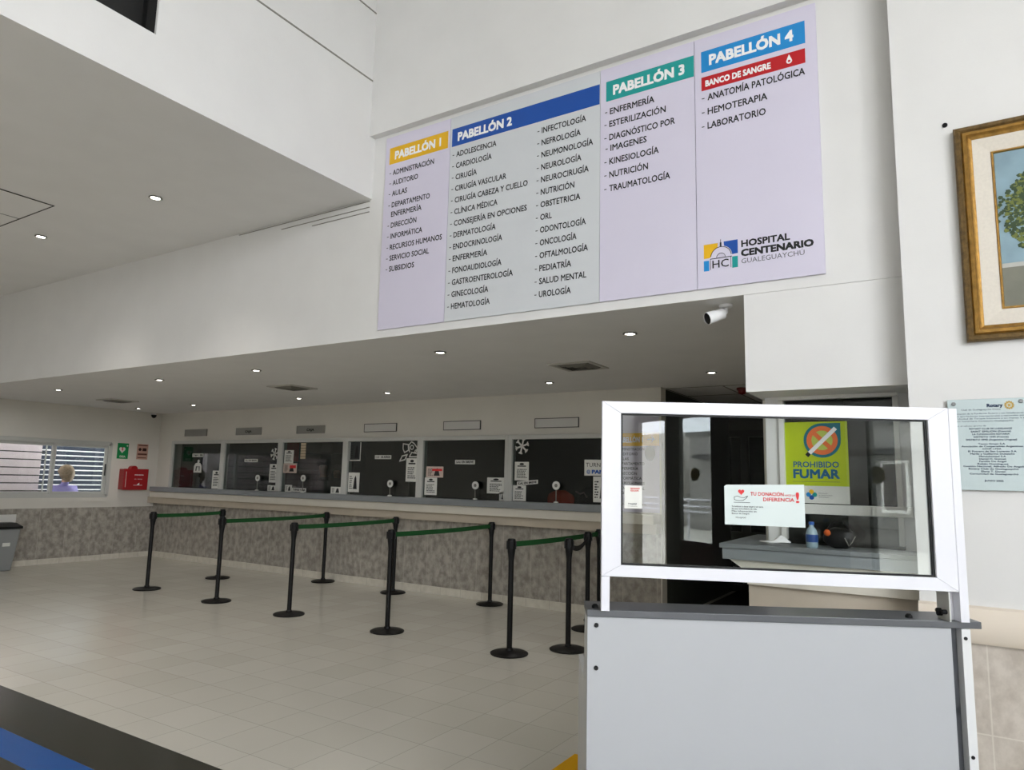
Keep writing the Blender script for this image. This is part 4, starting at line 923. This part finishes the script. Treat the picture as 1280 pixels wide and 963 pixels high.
# paper snowflakes and cut out ornament
def flake(u, w_, r, label):
    b = MB()
    for k in range(3): strip(b, FG, u, w_, k*PI/3+0.3, 2*r, r*0.22, 0.0008, 0.0018)
    for k in range(6):
        a = k*PI/3+0.3
        for s in (-0.8, 0.8): strip(b, FG, u+0.7*r*math.cos(a)+0.16*r*math.cos(a+s), w_+0.7*r*math.sin(a)+0.16*r*math.sin(a+s), a+s, r*0.4, r*0.15, 0.001, 0.002)
    tag(b.build('paper_snowflake', M_PAPER), label, 'decoration', 'cut paper snowflakes')
flake(-9.155, 1.83, 0.095, 'paper snowflake by the right frame of the second service window'); flake(-4.54, 1.925, 0.10, 'paper snowflake at upper left of the service window nearest the screen')
b = MB(); h_ = [(-11.25, 1.51), (-11.03, 1.51), (-11.03, 1.62), (-11.07, 1.67), (-11.14, 1.685), (-11.21, 1.67), (-11.25, 1.62)]
b.prism(FG, h_, 0.0008, 0.002).disc(FG, -11.13, 1.705, 0.03, 0.0008, 0.002, 14)
t_ = thing('paper_figure', 'pale cut out paper bell shape on the service window nearest the corner', 'decoration', (-11.14, GY, 1.51)); b.build('sheet', M_PAPER, t_)
MB().prism(FG, [(-11.20, 1.54), (-11.17, 1.54), (-11.165, 1.62), (-11.19, 1.62)], 0.002, 0.003).prism(FG, [(-11.10, 1.54), (-11.08, 1.54), (-11.085, 1.62), (-11.11, 1.62)], 0.002, 0.003).disc(FG, -11.14, 1.61, 0.014, 0.002, 0.003, 12).build('markings', M_INK, t_)
b = MB()
def poly(b, pts, t=0.016):
    for k in range(len(pts)-1):
        a, c = Vector((*pts[k], 0)), Vector((*pts[k+1], 0)); q = (c-a); L = q.length; strip(b, FG, (a.x+c.x)/2, (a.y+c.y)/2, math.atan2(q.y, q.x), L+t, t, 0.0008, 0.0018)
poly(b, [(-6.53, 1.73), (-6.49, 1.80), (-6.40, 1.82), (-6.44, 1.75), (-6.53, 1.73)]); poly(b, [(-6.48, 1.97), (-6.39, 1.96), (-6.38, 1.88), (-6.45, 1.85), (-6.48, 1.90), (-6.48, 1.97)])
poly(b, [(-6.36, 1.86), (-6.38, 1.95), (-6.33, 2.0), (-6.28, 1.97), (-6.22, 1.91), (-6.25, 1.84), (-6.32, 1.85), (-6.36, 1.79), (-6.22, 1.79)]); b.ring(FG, -6.32, 1.92, 0.022, 0.034, 0.0008, 0.0018, 18); b.ring(FG, -6.24, 1.86, 0.02, 0.032, 0.0008, 0.0018, 18)
tag(b.build('paper_ornament', M_PAPER), 'white outline paper ornament at upper right of the fourth service window', 'decoration')
# speaking discs with stems on the counter
wi = ['second', 'third', 'fourth', 'fifth', 'sixth']
for i, (x, z) in enumerate(((-9.46, 1.445), (-8.40, 1.46), (-6.64, 1.415), (-5.195, 1.425), (-4.02, 1.45))):
    t = thing('speaker_disc', 'round white speaking disc on a stem, ' + ('%s service window from the corner' % wi[i] if i < 4 else 'window nearest the counter screen'), 'speaker', (x, 7.40, 1.245), 0, 'round speaking discs')
    F = wallF(7.40)
    MB().ring(F, x, z, 0.022, 0.05, -0.006, 0.006, 24).build('rim', M_PAPER, t); MB().disc(F, x, z, 0.0215, -0.006, 0.004, 16).build('mesh_centre', M_GRILLE, t)
    MB().tube([(x, 7.40, 1.26), (x, 7.40, z-0.047)], 0.006, 8).build('stem', M_GRILLE, t); MB().lathe([(0.03, 0), (0.028, 0.012), (0.01, 0.018)], (x, 7.40, 1.2455), n=16).build('foot', M_PAPER, t, smooth=True)

# ------------------------------------------------------------------ inside the office
struct(MB().box(XL, XR-0.12, 7.64, 8.2, 1.10, 1.14).build('trim_3', M_OFF))
def monitor(x, y, zt, label, w_=0.5, lit=False):
    t = thing('computer_monitor', label, 'monitor', (x, y, 1.14), 0, 'monitors behind the service windows')
    MB().box(x-w_/2, x+w_/2, y, y+0.03, zt-0.30, zt).build('housing', M_BLACKP, t, bevel=0.006)
    MB().box(x-0.03, x+0.03, y+0.03, y+0.05, 1.15, zt-0.1).build('stand', M_BLACKP, t); MB().box(x-0.1, x+0.1, y-0.04, y+0.1, 1.141, 1.152).build('foot', M_BLACKP, t)
M_MON = mat('monitor_back', '#3a3d3e', 0.5)
monitor(-6.95, 7.85, 1.46, 'dark monitor behind the fourth service window'); monitor(-8.05, 7.85, 1.47, 'dark monitor behind the third service window')
tag(MB().box(-9.24, -8.9, 7.70, 7.72, 1.72, 2.2).build('hanging_poster', mat('red_poster', '#b01d14', 0.6)), 'dark red poster hanging inside behind the third service window', 'poster')
st = thing('note_strip', 'vertical strip of cream notes on the third service window', 'notice', (-8.50, 7.45, 1.755))
for k in range(6): MB().box(-8.55, -8.44, 7.449, 7.4535, 1.755+0.042*k, 1.79+0.042*k).build('note', mat('cream_note', '#c9b79c', 0.7), st)
# red bag and dark bag at the last window
tag(blob(MB(), (-4.17, 7.80, 1.265), (0.19, 0.11, 0.125), 20, 10, 8).build('red_bag', mat('bag_red', '#e0431c', 0.7), smooth=True), 'orange red bag on the desk behind the service window nearest the screen', 'bag')
kb = thing('dark_backpack', 'black backpack with pale strap behind the service window nearest the screen', 'bag', (-3.86, 8.0, 1.14))
blob(MB(), (-3.86, 8.0, 1.29), (0.17, 0.12, 0.15), 20, 10, 9).build('body', M_BLACKP, kb, smooth=True)
MB().tube([(-4.0, 7.88, 1.38), (-3.93, 7.86, 1.35), (-3.88, 7.86, 1.37), (-3.84, 7.87, 1.31)], 0.012, 8).build('strap', mat('strap_pink', '#a3858c', 0.7), kb, smooth=True)
sv = thing('filing_shelf', 'pale shelving of files far behind the first service windows', 'shelf', (-11.0, 10.2, 0))
MB().box(-11.9, -10.0, 10.35, 10.39, 0, 2.2).build('back_board', mat('shelf_board', '#3c4040', 0.7), sv)
for k in range(6): MB().box(-11.9, -10.0, 10.05, 10.35, 0.35*k+0.2, 0.35*k+0.23).build('board', mat('shelf_board2', '#4d5255', 0.6), sv)
for x in (-11.92, -10.96, -10.0): MB().box(x, x+0.03, 10.05, 10.35, 0, 2.2).build('upright', mat('shelf_board2', '#4d5255', 0.6), sv)

# ------------------------------------------------------------------ people
def skin(joints, edges, root, subdiv=2):
    me = bpy.data.meshes.new('tmp'); me.from_pydata([j[0] for j in joints], edges, []); ob = bpy.data.objects.new('tmp', me); COL.objects.link(ob)
    m = ob.modifiers.new('s', 'SKIN'); m.use_smooth_shade = True
    sv_ = me.skin_vertices[0].data
    for i, j in enumerate(joints): sv_[i].radius = (j[1], j[2] if len(j) > 2 else j[1]); sv_[i].use_root = (i == root)
    sb = ob.modifiers.new('d', 'SUBSURF'); sb.levels = subdiv
    dg = bpy.context.evaluated_depsgraph_get(); dg.update(); ev = ob.evaluated_get(dg).to_mesh()
    out = ([v.co.copy() for v in ev.vertices], [tuple(p.vertices) for p in ev.polygons])
    ob.evaluated_get(dg).to_mesh_clear(); COL.objects.unlink(ob); bpy.data.objects.remove(ob); return out
def person(label, loc, rz, top_col, hair_col, seated=False, lower='#3a3d4a'):
    """standing or seated adult facing local +x, feet at z = 0 (seated: hips at 0.5)"""
    t = thing('person', label, 'person', loc, rz)
    S = 1.0
    hz = 0.86 if not seated else 0.52
    J = []; E = []
    def j(p, r, r2=None): J.append((p, r, r2 or r)); return len(J)-1
    def e(a, b_): E.append((a, b_))
    pel = j((0, 0, hz), 0.13, 0.15); wa = j((0, 0, hz+0.16), 0.11, 0.14); ch = j((0.01, 0, hz+0.38), 0.12, 0.165); nb = j((0, 0, hz+0.50), 0.075, 0.09); nk = j((0.005, 0, hz+0.57), 0.05); hd_ = j((0.015, 0, hz+0.64), 0.055); h2 = j((0.015, 0, hz+0.695), 0.078, 0.07); h3 = j((0.01, 0, hz+0.755), 0.07, 0.065)
    for a, c in ((pel, wa), (wa, ch), (ch, nb), (nb, nk), (nk, hd_), (hd_, h2), (h2, h3)): e(a, c)
    tips = []
    for s in (-1, 1):
        sh_ = j((0, 0.165*s, hz+0.455), 0.058); el = j((0.0, 0.215*s, hz+0.19), 0.042) if not seated else j((0.05, 0.22*s, hz+0.2), 0.042)
        wr_ = j((0.06, 0.215*s, hz-0.04), 0.028) if not seated else j((0.28, 0.14*s, hz+0.16), 0.028)
        d_ = Vector((0.15, 0, -1)).normalized() if not seated else Vector((1, -0.2*s, -0.1)).normalized()
        W0 = Vector(J[wr_][0]); pm = j(tuple(W0+d_*0.06), 0.03, 0.02)
        e(ch, sh_); e(sh_, el); e(el, wr_); e(wr_, pm)
        sp = Vector((0, 1, 0)) if seated else Vector((1, 0, 0))
        for k, L in enumerate((0.07, 0.08, 0.075, 0.06)):
            b0 = W0+d_*0.09+sp*(0.02*(1.5-k)); f1 = j(tuple(b0), 0.009); f2 = j(tuple(b0+d_*L*0.55), 0.0085); f3 = j(tuple(b0+d_*L+Vector((0, -0.012*s, 0))), 0.0075)
            e(pm, f1); e(f1, f2); e(f2, f3)
        th = j(tuple(W0+d_*0.045+sp*0.04), 0.0105); t2 = j(tuple(W0+d_*0.085+sp*0.052), 0.009); e(pm, th); e(th, t2)
        hp_ = j((0, 0.095*s, hz-0.06), 0.095)
        if seated: kn = j((0.42, 0.11*s, hz-0.02), 0.06); an = j((0.42, 0.11*s, 0.09), 0.038)
        else: kn = j((0.02, 0.10*s, 0.47), 0.06); an = j((0, 0.10*s, 0.09), 0.038)
        A = Vector(J[an][0]); bl = j((A.x+0.1, A.y, 0.035), 0.036, 0.03); to = j((A.x+0.18, A.y, 0.028), 0.03, 0.025); e(pel, hp_); e(hp_, kn); e(kn, an); e(an, bl); e(bl, to)
    vs, fs = skin(J, E, pel, 2)
    # one continuous body; nose, ears and brow pulled out of the head surface, three materials by region
    hc = Vector((0.015, 0, hz+0.70))
    for v in vs:
        dlt = v-hc
        if dlt.length < 0.16:
            if dlt.x > 0.03 and abs(dlt.y) < 0.016 and -0.035 < dlt.z < 0.012: v.x += 0.018
            if abs(dlt.y) > 0.05 and abs(dlt.z) < 0.03 and abs(dlt.x) < 0.025: v.y += 0.012*(1 if dlt.y > 0 else -1)
    bm_ = MB().add(vs, fs); ob = bm_.build('body', mat('skin_tone', '#b98f78', 0.6), t, world=False, smooth=True)
    ob.data.materials.append(mat('cloth_'+top_col[1:], top_col, 0.85, noise=0.08, nscale=20)); ob.data.materials.append(mat('cloth_'+lower[1:], lower, 0.85)); ob.data.materials.append(mat('shoe', '#201c1a', 0.6))
    for p in ob.data.polygons:
        c = p.center
        hand = (c.z < hz-0.02 and abs(c.y) > 0.18) if not seated else (c.x > 0.27 and c.z > hz+0.1)
        if c.z < 0.075: p.material_index = 3
        elif c.z > hz+0.555 or hand: p.material_index = 0
        elif c.z > hz+0.02: p.material_index = 1
        else: p.material_index = 2
    hm = mat('hair_'+hair_col[1:], hair_col, 0.8, noise=0.25, nscale=30, bump=0.6, bscale=120)
    b = MB(); n, m_ = 24, 12; vs = []; fs = []; rnd = random.Random(2)
    for q in range(m_+1):
        th = PI*0.72*q/m_
        for i in range(n):
            ph = 2*PI*i/n; back = 0.5-0.5*math.cos(ph)
            tt = th*(0.42+0.58*back) if q > 0 else 0
            k = 1+0.05*math.sin(ph*7+q)
            vs.append((0.0+0.118*k*math.sin(tt)*math.cos(ph), 0.112*k*math.sin(tt)*math.sin(ph), hz+0.715+0.128*math.cos(tt)*(1 if tt < PI/2 else 1.9)))
    for q in range(m_):
        for i in range(n): i2 = (i+1) % n; fs.append((q*n+i, (q+1)*n+i, (q+1)*n+i2, q*n+i2))
    b.add(vs, fs); ob = b.build('hair', hm, t, world=False, smooth=True); so2 = ob.modifiers.new('t', 'SOLIDIFY'); so2.thickness = 0.015; so2.offset = 1
    fz = Vector((0.015, 0, hz+0.70)); b = MB()
    for s in (-1, 1): blob(b, (0.085, 0.028*s, hz+0.715), (0.008, 0.013, 0.007), 10, 6)
    b.build('eyes', M_INK, t, world=False); blob(MB(), (0.083, 0, hz+0.648), (0.007, 0.022, 0.006), 10, 6).build('mouth', mat('lips', '#8c4a45', 0.6), t, world=False)
    return t
person('person with short fair hair and lavender top, seen from behind outside the left window', (-12.98, 6.20, -0.12), PI, '#8d84bd', '#7d6b57')
person('person with dark hair and dark clothes behind the third service window', (-9.06, 8.42, 0), -PI/2, '#262a30', '#1b1613').scale = (1.05, 1.05, 1.05)
person('person in dark grey standing further back at the right of the third service window', (-9.59, 9.25, 0), -PI/2, '#3a3e42', '#241c16')

# ------------------------------------------------------------------ the street outside the entrance (mirrored in the screen)
struct(MB().box(XE+0.1, 60, -45, 30, -0.14, -0.02).build('street_ground', mat('street', '#c6c3ba', 0.9, noise=0.1)))
sb_ = thing('street_building', 'plain grey building across the street mirrored in the screen glass', 'building', (14, -8, -0.02))
MB().box(14, 20, -14.6, 4, -0.02, 3.15).build('wall', mat('street_wall', '#8c8a86', 0.9, noise=0.08), sb_)
MB().box(13.9, 20, -14.7, 4.1, 3.15, 3.3).build('parapet', mat('street_parapet', '#6c6b68', 0.9), sb_)
MB().box(13.6, 14, -14.0, 3.5, 2.35, 2.5).build('awning', mat('street_awning', '#4a4a48', 0.9), sb_)
for y in (-13.3, -10.6, -7.3, -4.4, -1.5):
    f_ = MB().box(13.93, 13.99, y, y+0.75, 0.9, 2.2).build('window', M_PVC, sb_); MB().box(13.915, 13.93, y+0.08, y+0.67, 0.98, 2.12).build('pane', mat('street_pane', '#3b2f29', 0.3), f_)
MB().box(14.5, 18, -40, -15.6, -0.02, 3.4).build('annex_sky_block', mat('street_light_wall', '#c9c6bf', 0.9), sb_)  # pale block added to cover the sky mirrored in the screen
hr = thing('ramp_handrail', 'pale tubular handrail of the ramp outside the entrance doors', 'handrail', (6, -4.5, -0.02))
for z in (1.23, 1.115, 1.02): MB().tube([(6, -7, z), (6, -2.2, z)], 0.018, 8).build('rail', M_WALU, hr, smooth=True)
for y in (-7, -5.4, -3.8, -2.2): MB().tube([(6, y, -0.02), (6, y, 1.23)], 0.02, 8).build('post', M_WALU, hr, smooth=True)
